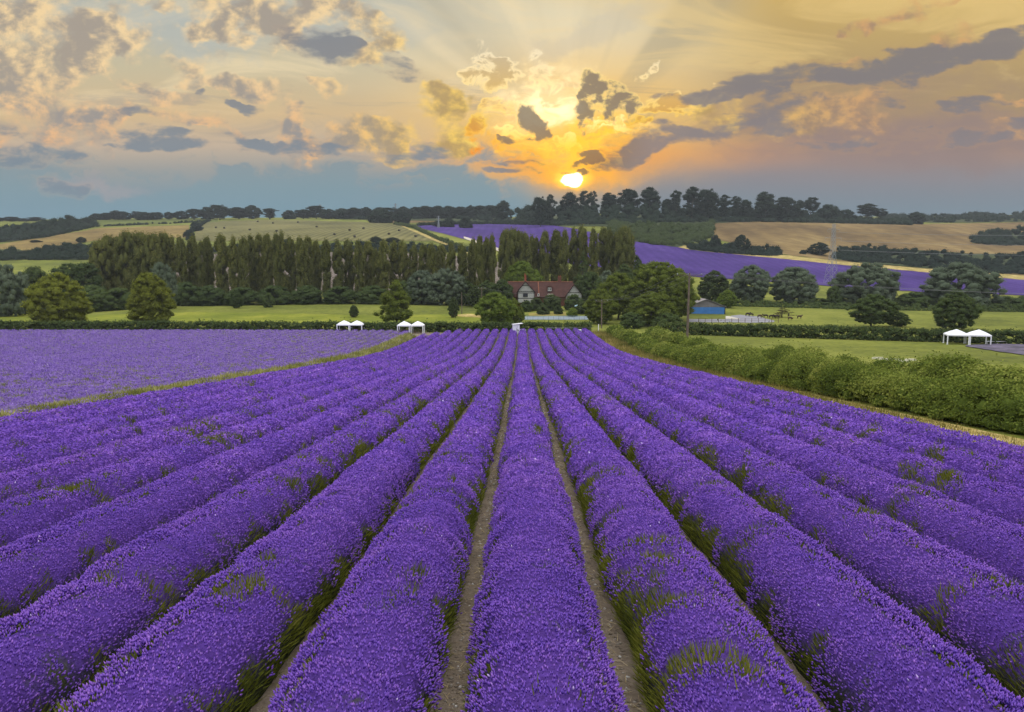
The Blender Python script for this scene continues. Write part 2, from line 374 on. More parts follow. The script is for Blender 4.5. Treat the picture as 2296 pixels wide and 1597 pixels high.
class MB:
    """collects boxes, tubes and polygons into one mesh"""
    def __init__(s): s.v = []; s.f = []; s.mi = []
    def add(s, vs, fs, mi=0):
        o = len(s.v); s.v += [tuple(p) for p in vs]
        for f in fs: s.f.append(tuple(o+i for i in f)); s.mi.append(mi)
    def box(s, c, d, rz=0.0, mi=0, taper=1.0):
        x, y, z = d[0]/2, d[1]/2, d[2]/2
        vs = [(-x,-y,-z),(x,-y,-z),(x,y,-z),(-x,y,-z),(-x*taper,-y*taper,z),(x*taper,-y*taper,z),(x*taper,y*taper,z),(-x*taper,y*taper,z)]
        cr, sr = math.cos(rz), math.sin(rz)
        vs = [(c[0]+a*cr-b*sr, c[1]+a*sr+b*cr, c[2]+e) for a, b, e in vs]
        s.add(vs, [(0,3,2,1),(4,5,6,7),(0,1,5,4),(1,2,6,5),(2,3,7,6),(3,0,4,7)], mi); return s
    def tube(s, pts, rad, n=6, mi=0):
        pts = [Vector(p) for p in pts]
        if not isinstance(rad, (list, tuple)): rad = [rad]*len(pts)
        rings = []
        for i, p in enumerate(pts):
            d = (pts[min(i+1, len(pts)-1)] - pts[max(i-1, 0)]).normalized()
            a = d.orthogonal().normalized() if abs(d.z) < .9 else Vector((1,0,0)); a = (a - d*a.dot(d)).normalized(); b = d.cross(a)
            rings.append([p + (a*math.cos(2*math.pi*k/n) + b*math.sin(2*math.pi*k/n))*rad[i] for k in range(n)])
        vs = [q for r in rings for q in r]; fs = []
        for i in range(len(pts)-1):
            for k in range(n):
                fs.append((i*n+k, i*n+(k+1) % n, (i+1)*n+(k+1) % n, (i+1)*n+k))
        fs.append(tuple(range(n-1, -1, -1))); fs.append(tuple((len(pts)-1)*n+k for k in range(n)))
        s.add(vs, fs, mi); return s
    def bar(s, a, b, w, mi=0): return s.tube([a, b], w/2, 4, mi)
    def mesh(s, name, smooth=False):
        me = bpy.data.meshes.new(name); me.from_pydata(s.v, [], s.f); me.update()
        me.polygons.foreach_set('material_index', s.mi)
        if smooth: me.polygons.foreach_set('use_smooth', [True]*len(s.f))
        return me
    def build(s, name, mats, parent=None, loc=None, smooth=False):
        return link(name, s.mesh(name, smooth), mats, parent, loc)

# ------------------------------------------------------------------ materials
def new_mat(name):
    m_ = bpy.data.materials.new(name); m_.use_nodes = True
    t = m_.node_tree; t.nodes.clear(); return m_, NT(t)
def finish(n, shader):
    o = n.n.new('ShaderNodeOutputMaterial'); n.l.new(shader, o.inputs[0])
def princ(n, col, rough=0.85, spec=0.25, bump=None, bstr=0.3, bdist=0.1, metal=0.0):
    p = n.n.new('ShaderNodeBsdfPrincipled'); n.put(p.inputs['Base Color'], col)
    n.put(p.inputs['Roughness'], rough); p.inputs['Specular IOR Level'].default_value = spec; p.inputs['Metallic'].default_value = metal
    if bump is not None:
        b = n.n.new('ShaderNodeBump'); b.inputs['Strength'].default_value = bstr; b.inputs['Distance'].default_value = bdist
        n.l.new(bump, b.inputs['Height']); n.l.new(b.outputs[0], p.inputs['Normal'])
    return p.outputs[0]
def obj_co(n):
    return n.n.new('ShaderNodeTexCoord').outputs['Object']
def world_co(n):
    return n.n.new('ShaderNodeNewGeometry').outputs['Position']
def plain(name, col, rough=0.7, var=0.25, scale=3.0, metal=0.0, spec=0.3):
    m_, n = new_mat(name)
    no = n.noise(obj_co(n), scale, 5.0, 0.6)
    f = n.ss(no, 0.3, 0.7)
    c = (*col[:3], 1.0); d = (*[q*(1-var) for q in col[:3]], 1.0)
    finish(n, princ(n, n.mix(f, d, c), rough, spec, no, 0.2, 0.02, metal)); return m_
def leaf_mat(name, stops, trans=0.3):
    """foliage: tint of each leaf runs along the ramp; every plant a shade of its own"""
    m_, n = new_mat(name)
    at = n.n.new('ShaderNodeAttribute'); at.attribute_name = 'tint'
    oi = n.n.new('ShaderNodeObjectInfo')
    f = n.m('ADD', at.outputs['Fac'], n.m('MULTIPLY', n.m('SUBTRACT', oi.outputs['Random'], 0.5), 0.22))
    c = n.ramp(f, stops)
    d = n.n.new('ShaderNodeBsdfDiffuse'); n.put(d.inputs[0], c)
    t = n.n.new('ShaderNodeBsdfTranslucent'); n.put(t.inputs[0], c)
    x = n.n.new('ShaderNodeMixShader'); x.inputs[0].default_value = trans
    n.l.new(d.outputs[0], x.inputs[1]); n.l.new(t.outputs[0], x.inputs[2])
    finish(n, x.outputs[0]); return m_
def C(r, g, b): return (r, g, b, 1.0)
M = {}
M['leaf_yellow'] = leaf_mat('leaf_yellow', [(0, C(0.115,0.129,0.022)), (.5, C(0.206,0.229,0.033)), (1, C(0.328,0.336,0.045))], .35)
M['leaf_bright'] = leaf_mat('leaf_bright', [(0, C(0.094,0.132,0.024)), (.5, C(0.165,0.220,0.035)), (1, C(0.253,0.308,0.051))], .35)
M['leaf_olive'] = leaf_mat('leaf_olive', [(0, C(0.071,0.092,0.019)), (.5, C(0.139,0.171,0.029)), (1, C(0.239,0.269,0.041))], .3)
M['leaf_dark'] = leaf_mat('leaf_dark', [(0, C(0.044,0.067,0.026)), (.5, C(0.084,0.113,0.036)), (1, C(0.150,0.180,0.050))], .25)
M['leaf_poplar'] = leaf_mat('leaf_poplar', [(0, C(0.075,0.084,0.026)), (.5, C(0.139,0.143,0.038)), (1, C(0.220,0.212,0.055))], .25)
M['leaf_grey'] = leaf_mat('leaf_grey', [(0, C(0.079,0.104,0.066)), (.5, C(0.135,0.166,0.106)), (1, C(0.215,0.247,0.161))], .25)
M['leaf_hill'] = leaf_mat('leaf_hill', [(0, C(0.018,0.028,0.021)), (.5, C(0.031,0.046,0.030)), (1, C(0.056,0.071,0.039))], .2)
M['leaf_scrub'] = leaf_mat('leaf_scrub', [(0, C(0.045,0.062,0.024)), (.5, C(0.077,0.101,0.036)), (1, C(0.125,0.149,0.050))], .25)
M['leaf_hedge'] = leaf_mat('leaf_hedge', [(0, C(0.074,0.103,0.019)), (.35, C(0.140,0.180,0.032)), (.7, C(0.225,0.258,0.050)), (1, C(0.337,0.348,0.086))], .3)
M['leaf_copper'] = leaf_mat('leaf_copper', [(0, C(.030,.018,.014)), (.5, C(.060,.036,.024)), (1, C(.10,.060,.034))], .2)
M['bark'] = plain('bark', (.085,.070,.052), .95, .4, 4.0)
M['wood_pole'] = plain('wood_pole', (.17,.13,.10), .9, .35, 2.0)
M['white_paint'] = plain('white_paint', (.80,.80,.84), .5, .05, 2.0)
M['white_cloth'] = plain('white_cloth', (.82,.82,.86), .8, .04, 1.5)
M['steel'] = plain('steel', (.32,.35,.37), .5, .2, 3.0, .3)
M['cable'] = plain('cable', (.26,.26,.27), .6, .1)
M['wood_brown'] = plain('wood_brown', (.16,.10,.06), .9, .3)
M['dark'] = plain('dark', (.02,.02,.022), .7, .2)

# ------------------------------------------------------------------ the lie of the land
def pchip(xs, ys, x):
    xs = np.asarray(xs, float); ys = np.asarray(ys, float)
    h = np.diff(xs); d = np.diff(ys)/h
    m_ = np.zeros_like(ys); m_[0] = d[0]; m_[-1] = d[-1]
    for i in range(1, len(xs)-1):
        if d[i-1]*d[i] > 0:
            w1, w2 = 2*h[i]+h[i-1], h[i]+2*h[i-1]
            m_[i] = (w1+w2)/(w1/d[i-1]+w2/d[i])
    x = np.clip(x, xs[0], xs[-1])
    i = np.clip(np.searchsorted(xs, x)-1, 0, len(xs)-2)
    t = (x-xs[i])/h[i]
    return (ys[i]*(1+2*t)*(1-t)**2 + h[i]*m_[i]*t*(1-t)**2 + ys[i+1]*t*t*(3-2*t) + h[i]*m_[i+1]*t*t*(t-1))
NEAR_Y = [-400, -60, -20, 0, 40, 80, 95, 112, 135, 160, 200, 5000]
NEAR_D = [-2.0, 1.0, 2.6, 4.2, 7.7, 11.2, 12.35, 13.3, 14.0, 14.45, 14.85, 14.9]
def seen(x, rows):
    """heights of the ground along one line of sight, from where it shows in the view"""
    Y = [r[0] for r in rows]
    return (Y, [r[0]*float(ut(x, r[1])[1]) for r in rows])
HILL = [   # picture column, [(distance, picture row of the ground there)]
 (-500, [(240,704),(300,662),(400,622),(480,588),(600,562),(750,530),(900,508),(1050,496),(1300,500)]),
 (0,    [(240,702),(300,660),(400,610),(480,583),(600,556),(750,520),(900,503),(1050,494),(1300,494)]),
 (400,  [(240,690),(320,655),(420,604),(520,568),(650,540),(800,512),(950,495),(1050,489),(1300,489)]),
 (800,  [(240,686),(330,645),(450,580),(520,560),(560,543),(800,503),(880,496),(1000,490),(1300,487)]),
 (1100, [(240,690),(310,662),(450,595),(520,565),(640,533),(800,508),(900,497),(1000,489),(1300,487)]),
 (1400, [(240,682),(320,645),(420,600),(500,563),(560,535),(640,508),(720,492),(860,478),(1300,480)]),
 (1700, [(240,690),(320,658),(400,622),(480,592),(560,570),(640,540),(770,500),(860,492),(1300,488)]),
 (2000, [(240,696),(320,672),(400,646),(520,599),(600,578),(700,540),(800,508),(900,500),(1300,485)]),
 (2296, [(240,702),(320,680),(400,660),(480,630),(600,586),(700,553),(820,520),(930,500),(1300,481)]),
 (2800, [(240,706),(320,684),(400,664),(480,636),(600,596),(700,566),(820,530),(930,506),(1300,484)]),
]
HU = np.array([float(ut(h[0], 560)[0]) for h in HILL])
HP = [seen(h[0], h[1]) for h in HILL]
def drop(X, Y):
    """how far the ground lies below the camera"""
    X, Y = np.broadcast_arrays(np.asarray(X, float), np.asarray(Y, float))
    near = pchip(NEAR_Y, NEAR_D, Y)
    Yh = np.maximum(Y, 60.0)
    u_ = np.clip(X/Yh, HU[0], HU[-1])
    tab = np.stack([pchip([120]+p[0], [14.0]+p[1], Yh) for p in HP])
    i = np.clip(np.searchsorted(HU, u_)-1, 0, len(HU)-2)
    t = (u_-HU[i])/(HU[i+1]-HU[i]); t = t*t*(3-2*t)
    a = np.take_along_axis(tab, i[None], 0)[0]; b = np.take_along_axis(tab, (i+1)[None], 0)[0]
    hill = a*(1-t)+b*t
    w = sstep(Y, 165, 245)
    return near*(1-w)+hill*w
def gz(X, Y): return ZC - drop(X, Y)
def g1z(x, y): return float(gz(np.array([x]), np.array([y]))[0])
YG = np.concatenate([np.linspace(3, 200, 500), np.geomspace(201, 1500, 900)])
def hit(x, y):
    """where a line of sight meets the ground -> X, Y, Z arrays"""
    u_, t_ = ut(x, y); u_ = np.atleast_1d(u_).ravel(); t_ = np.atleast_1d(t_).ravel()
    if len(t_) < len(u_): t_ = np.full(len(u_), t_[0])
    if len(u_) < len(t_): u_ = np.full(len(t_), u_[0])
    out = np.zeros((len(u_), 3))
    for s0 in range(0, len(u_), 4000):
        uu = u_[s0:s0+4000]; tt = t_[s0:s0+4000]
        D = drop(uu[:, None]*YG[None], np.broadcast_to(YG[None], (len(uu), len(YG))))/YG[None]
        below = D <= tt[:, None]
        k = np.where(below.any(1), below.argmax(1), len(YG)-1); k = np.maximum(k, 1)
        r = np.arange(len(uu)); d0 = D[r, k-1]; d1 = D[r, k]
        f = np.clip((d0-tt)/np.maximum(d0-d1, 1e-9), 0, 1)
        Yv = YG[k-1]*(1-f)+YG[k]*f
        out[s0:s0+4000] = np.stack([uu*Yv, Yv, ZC-drop(uu*Yv, Yv)], 1)
    return out
def at(x, Y):
    """ground point at a distance Y in the picture column x"""
    u_ = float(ut(x, 640)[0]); X = u_*Y
    return (X, Y, g1z(X, Y))
def height(x, ytop, Y):
    """height over the ground of what reaches picture row ytop at distance Y"""
    return ZC - float(ut(x, ytop)[1])*Y - at(x, Y)[2]
# ------------------------------------------------------------------ ground
def grass_mat(name, stops, s1=0.05, s2=0.6, bstr=0.5, stripe=None):
    m_, n = new_mat(name); co = world_co(n)
    a = n.noise(co, s1, 4.0, 0.6); b = n.noise(co, s2, 6.0, 0.65)
    f = n.m('ADD', n.m('MULTIPLY', n.m('SUBTRACT', a, 0.5), 2.2), n.m('MULTIPLY', n.m('SUBTRACT', b, 0.5), 1.7))
    if stripe:
        sx, sy, sc_, amt = stripe
        w = n.n.new('ShaderNodeTexWave'); w.wave_type = 'BANDS'; w.bands_direction = 'X'
        n.put(w.inputs['Vector'], n.mapping(co, (0,0,0), (0,0,R(sx)), (1, 0.02, 0.02)))
        w.inputs['Scale'].default_value = sc_; w.inputs['Distortion'].default_value = 1.5; w.inputs['Detail'].default_value = 2.0
        w.inputs['Detail Scale'].default_value = 0.4
        f = n.m('ADD', f, n.m('MULTIPLY', n.m('SUBTRACT', w.outputs['Fac'], 0.5), amt))
    c = n.ramp(n.m('ADD', f, 0.5), stops)
    finish(n, princ(n, c, 0.95, 0.1, b, bstr, 0.15)); return m_
M['ground'] = grass_mat('ground_grass', [(0, C(0.074,0.086,0.017)), (.35, C(0.118,0.134,0.022)), (.6, C(0.158,0.173,0.028)), (1, C(0.221,0.224,0.044))], .035, .7)
M['soil'] = None
ys = np.concatenate([np.linspace(-120, 0, 16), np.linspace(4, 260, 90), np.linspace(264, 1100, 170), np.geomspace(1110, 9000, 30)])
ss_ = np.linspace(-1, 1, 181)
SS, YS = np.meshgrid(ss_, ys); XS = SS*(np.maximum(YS, 0)*1.15+90)
V = np.stack([XS.ravel(), YS.ravel(), gz(XS, YS).ravel()], 1)
a = np.arange(len(ys)-1)[:, None]*181+np.arange(180)[None]
F = np.stack([a, a+1, a+182, a+181], -1).reshape(-1, 4)
tag(link('ground', npmesh('ground', V, F, smooth=True), M['ground']), kind='structure')

def curve(pts, x):
    return np.interp(x, [p[0] for p in pts], [p[1] for p in pts])
def patch(name, top, bot, mat, lift=0.3, rows=14, step=4.0, label=None):
    """a sheet laid on the land between two lines as they are seen from the camera"""
    x0 = max(top[0][0], bot[0][0]); x1 = min(top[-1][0], bot[-1][0])
    xs = np.arange(x0, x1+step*.5, step); n = len(xs)
    yt = curve(top, xs)+(fbm(xs*.05, xs*0, 3)-.5)*1.6; yb = curve(bot, xs)+(fbm(xs*.05, xs*0+9, 4)-.5)*1.6
    G = np.stack([np.repeat(xs, rows), (yb[:, None]+(yt-yb)[:, None]*np.linspace(0, 1, rows)[None]).ravel()], 1)
    Pp = hit(G[:, 0], G[:, 1]); Pp[:, 2] += lift
    a = np.arange(n-1)[:, None]*rows+np.arange(rows-1)[None]
    F = np.stack([a, a+rows, a+rows+1, a+1], -1).reshape(-1, 4)
    return tag(link(name, npmesh(name, Pp, F, smooth=True), mat), kind='structure')
M['wheat'] = grass_mat('wheat', [(0, C(0.113,0.077,0.026)), (.4, C(0.175,0.121,0.039)), (.7, C(0.222,0.160,0.049)), (1, C(0.283,0.211,0.072))], .02, .25, .4)
M['wheat_dull'] = grass_mat('wheat_dull', [(0, C(0.102,0.066,0.028)), (.4, C(0.153,0.101,0.041)), (.7, C(0.194,0.131,0.051)), (1, C(0.245,0.173,0.068))], .012, .09, .4, (64, 0, .03, .2))
M['stubble'] = grass_mat('stubble', [(0, C(0.068,0.065,0.024)), (.4, C(0.114,0.107,0.038)), (.7, C(0.148,0.135,0.048)), (1, C(0.186,0.166,0.062))], .012, .2, .3, (-12, 0, .05, .6))
M['green_field'] = grass_mat('green_field', [(0, C(0.051,0.065,0.014)), (.5, C(0.090,0.109,0.021)), (1, C(0.138,0.151,0.032))], .02, .3, .4)
M['pale_field'] = grass_mat('pale_field', [(0, C(0.101,0.078,0.061)), (.5, C(0.142,0.115,0.095)), (1, C(0.186,0.155,0.129))], .05, .4, .3, (20, 0, .16, .5))
M['far_lavender'] = grass_mat('far_lavender', [(0, C(0.033,0.016,0.105)), (.4, C(0.048,0.023,0.144)), (.7, C(0.064,0.033,0.176)), (1, C(0.088,0.054,0.197))], .02, .5, .5, (8, 0, .045, .22))
M['chalk'] = grass_mat('chalk', [(0, C(.36,.31,.22)), (.5, C(.50,.44,.34)), (1, C(.66,.60,.50))], .1, .8, .2)
M['verge_gold'] = grass_mat('verge_gold', [(0, C(.18,.140,.045)), (.4, C(.30,.235,.075)), (.7, C(.42,.32,.11)), (1, C(.58,.45,.20))], .2, 1.6, .5)
patch('green_field', [(200,494),(330,491),(490,489)], [(200,508),(300,504),(490,498)], M['green_field'])
patch('green_field', [(20,508),(140,496)], [(20,516),(140,512)], M['green_field'])
patch('wheat_field', [(-60,560),(8,547),(159,523),(217,512.5),(425,505)], [(-60,575),(45,568),(212,540),(279,537),(425,533)], M['wheat'])
patch('stubble_field', [(438,504),(470,498),(520,495),(650,494),(830,499),(893,503),(983,539)], [(438,541),(575,540),(830,541),(983,540)], M['stubble'])
patch('wheat_strip', [(880,490),(1125,486)], [(880,501),(1125,495)], M['wheat_dull'])
patch('grass_strip', [(420,556),(1090,553)], [(420,569),(1090,566)], M['green_field'])
patch('pale_field', [(385,574),(575,566),(800,566),(1000,571),(1130,590)], [(385,655),(1130,655)], M['pale_field'])
patch('hill_lavender_field', [(934,507),(1000,504.5),(1090,503),(1184,504),(1225,505),(1263,509),(1320,520),(1417,538),(1560,562),(1692,575),(1896,595),(2074,611),(2296,628),(2600,650)],
      [(934,509.5),(1047,538),(1122,562),(1200,581),(1375,604),(1568,622),(1835,640),(2057,655),(2296,663),(2600,675)], M['far_lavender'], .3, 26)
patch('wheat_field', [(1578,500),(1624,496.5),(2004,504),(2296,499),(2600,505)], [(1578,530),(1650,547),(1753,571),(1887,586),(2074,602),(2296,618),(2600,640)], M['wheat_dull'], .3, 20)
patch('field_margin', [(1420,533),(1560,556),(1753,572),(1887,587),(2074,603),(2296,619),(2600,641)], [(1420,538.5),(1560,562.5),(1692,575.5),(1896,595.5),(2074,611.5),(2296,628.5),(2600,650.5)], M['verge_gold'], .35, 4)
patch('chalk_track', [(1040,531),(1150,568),(1195,580)], [(1040,535),(1150,577),(1195,588)], M['chalk'], .4, 5)
patch('field_margin', [(893,503),(983,538),(1050,560)], [(893,505),(983,545),(1050,570)], M['verge_gold'], .45, 4)
M['forest_floor'] = grass_mat('forest_floor', [(0, C(.020,.030,.012)), (.5, C(.040,.052,.020)), (1, C(.065,.080,.028))], .05, .5)
for top_, bot_ in [([(1150,478),(1400,470),(1560,486),(1700,486),(1860,494),(2040,497)], [(1150,504),(1300,508),(1420,510),(1560,503),(1700,497.5),(1860,500),(2040,504)]),
                 ([(1365,508),(1420,496),(1560,499),(1600,506)], [(1365,522),(1420,542),(1520,556),(1600,530)]), ([(1545,545),(1620,549),(1753,564)], [(1545,561),(1620,568),(1753,573)]),
                 ([(1868,566),(1930,558),(2030,560),(2180,570),(2420,572)], [(1868,582),(1930,590),(2080,603),(2180,611),(2420,620)]), ([(2180,535),(2240,524),(2440,516)], [(2180,546),(2240,551),(2440,552)]),
                 ([(-80,516),(60,508),(150,495),(212,495)], [(-80,546),(20,543),(100,534),(212,509)]), ([(-80,560),(45,560),(60,572)], [(-80,585),(45,584),(60,582)]), ([(45,572),(110,556),(260,550)], [(45,581),(150,584),(260,582)]),
                 ([(330,556),(700,550),(1060,556)], [(330,567),(700,567),(1060,567)]), ([(760,484),(1150,484)], [(760,492),(1150,500)]), ([(1975,489),(2420,486)], [(1975,494),(2100,500),(2420,497)])]:
    patch('forest_floor', top_, bot_, M['forest_floor'], .5, 8)
# ------------------------------------------------------------------ lavender
def lav_mat(name, stops):
    m_, n = new_mat(name)
    at_ = n.n.new('ShaderNodeAttribute'); at_.attribute_name = 'tint'
    c = n.ramp(at_.outputs['Fac'], stops)
    d = n.n.new('ShaderNodeBsdfDiffuse'); n.put(d.inputs[0], c)
    t = n.n.new('ShaderNodeBsdfTranslucent'); n.put(t.inputs[0], c)
    x = n.n.new('ShaderNodeMixShader'); x.inputs[0].default_value = .12
    n.l.new(d.outputs[0], x.inputs[1]); n.l.new(t.outputs[0], x.inputs[2])
    finish(n, x.outputs[0]); return m_
M['lavender'] = lav_mat('lavender', [(0, C(0.093,0.050,0.304)), (.25, C(0.167,0.083,0.451)), (.5, C(0.237,0.110,0.520)), (.72, C(0.335,0.158,0.570)), (.88, C(0.428,0.270,0.681)), (1, C(0.651,0.540,0.810))])
M['lavender_pale'] = lav_mat('lavender_pale', [(0, C(0.110,0.068,0.276)), (.3, C(0.193,0.117,0.414)), (.6, C(0.267,0.167,0.488)), (.85, C(0.350,0.261,0.552)), (1, C(0.460,0.387,0.552))])
M['weeds'] = lav_mat('weeds', [(0, C(.10,.11,.03)), (.4, C(.21,.22,.055)), (.75, C(.34,.33,.10)), (1, C(.48,.45,.20))])
M['stems'] = lav_mat('stems', [(0, C(0.068,0.084,0.018)), (.4, C(0.143,0.161,0.024)), (.75, C(0.240,0.252,0.037)), (1, C(0.450,0.406,0.110))])
def hump_mat(name, flower, green, mixlo, mixhi, base=(.030,.034,.016)):
    m_, n = new_mat(name); co = world_co(n)
    a = n.noise(co, 1.1, 5.0, 0.65); b = n.noise(co, 14.0, 4.0, 0.7)
    c1 = n.mix(n.ss(b, .35, .65), (*[q*.55 for q in flower], 1), (*flower, 1))
    c = n.mix(n.ss(a, mixlo, mixhi), c1, (*green, 1))
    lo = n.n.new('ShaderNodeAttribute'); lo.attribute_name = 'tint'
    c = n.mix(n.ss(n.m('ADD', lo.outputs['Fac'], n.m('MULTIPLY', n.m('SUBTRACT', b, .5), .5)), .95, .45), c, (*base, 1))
    finish(n, princ(n, c, 0.95, 0.05, b, .8, .06)); return m_
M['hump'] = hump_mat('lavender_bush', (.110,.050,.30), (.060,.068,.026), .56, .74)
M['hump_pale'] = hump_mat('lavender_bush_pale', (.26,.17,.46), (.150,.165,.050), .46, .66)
def soil_mat():
    m_, n = new_mat('soil'); co = world_co(n)
    a = n.noise(co, 1.2, 5.0, .6); b = n.noise(co, 16.0, 6.0, .7)
    vo = n.n.new('ShaderNodeTexVoronoi'); n.put(vo.inputs['Vector'], co); vo.inputs['Scale'].default_value = 22.0
    c = n.ramp(n.m('ADD', n.m('MULTIPLY', a, .5), n.m('MULTIPLY', b, .5)), [(.3, C(.10,.078,.055)), (.5, C(.19,.150,.11)), (.7, C(.30,.24,.18))])
    c = n.mix(n.ss(vo.outputs['Distance'], .22, .10, 0, .5), c, C(.40,.35,.29))
    finish(n, princ(n, c, .95, .1, b, .8, .05)); return m_
M['soil'] = soil_mat()
SP = 1.9                                   # spacing of the rows
def row_x(k, Y): return k*SP + 0.216 + 0.0127*Y + 0.0
Y_END = 157.0
def in_wedge(X, Y, mar=4.0): return np.abs(X) < 0.74*np.maximum(Y, 0)+mar

def row_surface(k, Y, th, hw, h, seed):
    """a point of a row's surface: Y along it, th across it (0 right .. pi left)"""
    X0 = row_x(k, Y) + (vnoise(Y*.35, k*7.1, seed)-.5)*.10
    c, sn = np.cos(th), np.sin(th)
    # single bushes, each a cushion with a cleft before the next one
    ph = Y/1.28+k*.37+1.1*(vnoise(Y/3.1, k*3.7, seed+5)-.5)+.35*(vnoise(Y/1.7, k*5.7+c*.8, seed+6)-.5)
    t = (ph-np.floor(ph))*2-1
    bush = np.sqrt(np.maximum(1-.92*t*t, 0.02))
    each = vnoise(np.floor(ph)*1.7+.5, k*11.3, seed+8)
    fine = vnoise(Y/.30, k*13.1+th*2.6, seed+9)
    s = .88+.05*bush+.10*(fine-.5)+.07*(each-.5)
    sh = .86+.07*bush+.08*(fine-.5)+.07*(each-.5)
    x = X0 + hw*np.sign(c)*np.abs(c)**.88*np.minimum(s*1.12, 1.12)
    z = h*np.maximum(sn, 0)**.80*sh
    return x, z, bush
def hump_mesh(name, k, Y0, Y1, hw, h, seed):
    ysr = [Y0]
    while ysr[-1] < Y1: ysr.append(ysr[-1]+max(.16, abs(ysr[-1])*.010))
    ysr = np.array(ysr); nt = 11
    th = np.linspace(0, math.pi, nt)
    YY, TT = np.meshgrid(ysr, th, indexing='ij')
    x, z, b = row_surface(k, YY, TT, hw*.90, h*.90, seed)
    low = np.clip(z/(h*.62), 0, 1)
    endf = sstep(YY, Y0, Y0+.5)*sstep(Y1-YY, -.1, .9)
    z = z*(.25+.75*endf)
    g = gz(x, YY)
    V = np.stack([x.ravel(), YY.ravel(), (g+z-.03).ravel()], 1)
    a = np.arange(len(ysr)-1)[:, None]*nt+np.arange(nt-1)[None]
    F = np.stack([a, a+1, a+nt+1, a+nt], -1).reshape(-1, 4)
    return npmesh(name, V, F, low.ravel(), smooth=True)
def green_patch(k, Y, th, seed):
    """where leaves show between the flowers"""
    k = k+21.37
    g = .42*vnoise(Y/.50, k*9.7+np.cos(th)*1.8, seed+31)+.26*vnoise(Y/.19, k*6.1+np.cos(th)*4.5, seed+33)+.32*vnoise(Y/2.4, k*4.9, seed+37)
    return g
def sample_rows(ks, Y0f, Y1f, dens0, hw, h, seed, y_lo=0.0, power=1.28, near=13.0):
    """random points on the rows, thinning out with distance"""
    out = []
    for k in ks:
        Y0, Y1 = Y0f(k), Y1f(k)
        ed = np.linspace(Y0, Y1, 700); mid = (ed[1:]+ed[:-1])/2
        d = dens0*np.minimum(1.0, (near/np.maximum(mid, 1e-3))**power)*2.5
        d = np.where(mid < 3, d*.2, d)
        d = d*in_wedge(row_x(k, mid), mid)
        cum = np.concatenate([[0], np.cumsum(d*np.diff(ed))])
        n = int(cum[-1])
        if n < 1: continue
        Yp = np.interp(rng.random(n)*cum[-1], cum, ed)
        xx = rng.uniform(-1, 1, n); ct = np.sign(xx)*np.abs(xx)**(1/.88)
        tp = np.arccos(np.clip(ct, -1, 1))
        sd = rng.random(n) < .42                      # the flanks, evenly by height
        sz_ = (.16+.84*rng.random(n))**(1/.80); ta = np.arcsin(np.clip(sz_, 0, 1))
        tp = np.where(sd, np.where(rng.random(n) < .5, ta, math.pi-ta), tp)
        out.append((np.full(n, k), Yp, tp))
    return [np.concatenate([o[i] for o in out]) for i in range(3)]
def spikes(k, Y, th, hw, h, seed, pale=False):
    """flower heads and green stems as arrays"""
    x, z, bush = row_surface(k, Y, th, hw, h, seed)
    g = gz(x, Y)
    size = .044*np.maximum(Y/13.0, 1.0)**.56
    n = len(Y)
    gp = green_patch(k, Y, th, seed)
    side = 1-np.sin(th)
    low = np.clip(1-z/(h*.80), 0, 1)
    green = (gp + .07*(1-bush) + (.42 if not pale else .30)*low + .14*(rng.random(n)-.5)) > (.715 if not pale else .63+.12*sstep(-k, 14, 34)-.05*sstep(Y, 120, 150))
    # outward direction, leaning up
    ox = np.cos(th)*.75+rng.normal(0, .22, n); oy = rng.normal(-.05, .22, n); oz = np.sin(th)*.6+.62+rng.normal(0, .08, n)
    D = np.stack([ox, oy, oz], 1); D /= np.linalg.norm(D, axis=1)[:, None]
    B = np.stack([x, Y, g+z], 1) + D*(rng.random(n)*.07-.015)[:, None]
    return B, D, size, green, gp
def diamonds(B, D, L, Wd, tint, rings=3, th=None):
    """spindle shaped heads: point, ring, point"""
    n = len(B)
    A = np.stack([rng.normal(size=n), rng.normal(size=n), rng.normal(0, .3, n)], 1)
    A -= D*(A*D).sum(1)[:, None]; A /= np.linalg.norm(A, axis=1)[:, None]
    Cc = np.cross(D, A)
    mid = B+D*(L*.45)[:, None]; top = B+D*L[:, None]
    if rings == 3:
        ring = [mid+(A*math.cos(q)+Cc*math.sin(q))*Wd[:, None]*.5 for q in (0, 2.094, 4.189)]
        V = np.stack([B]+ring+[top], 1).reshape(-1, 3)
        o = (np.arange(n)*5)[:, None]
        F = np.concatenate([o+np.array([[0,2,1]]), o+np.array([[0,3,2]]), o+np.array([[0,1,3]]), o+np.array([[4,1,2]]), o+np.array([[4,2,3]]), o+np.array([[4,3,1]])])
        T = np.repeat(tint, 5)
    else:
        # seen from afar a head is a fleck that faces the way its side of the row faces
        Nn = np.stack([np.cos(th), np.zeros(n), np.sin(th)], 1)+rng.normal(0, .33, (n, 3))
        Nn /= np.linalg.norm(Nn, axis=1)[:, None]
        D = D-Nn*(D*Nn).sum(1)[:, None]+rng.normal(0, .3, (n, 3)); D /= np.linalg.norm(D, axis=1)[:, None]
        A = np.cross(Nn, D); A /= np.linalg.norm(A, axis=1)[:, None]
        mid = B+D*(L*.45)[:, None]; top = B+D*L[:, None]
        V = np.stack([B, mid+A*Wd[:, None]*.5, top, mid-A*Wd[:, None]*.5], 1).reshape(-1, 3)
        o = (np.arange(n)*4)[:, None]
        F = np.concatenate([o+np.array([[0,1,2]]), o+np.array([[0,2,3]])]); T = np.repeat(tint, 4)
    return V, F, T
def cat_geo(parts):
    Vs, Fs, Ts = [], [], []; o = 0
    for V, F, T in parts:
        Vs.append(V); Fs.append(F+o); Ts.append(T); o += len(V)
    return np.concatenate(Vs), np.concatenate(Fs), np.concatenate(Ts)
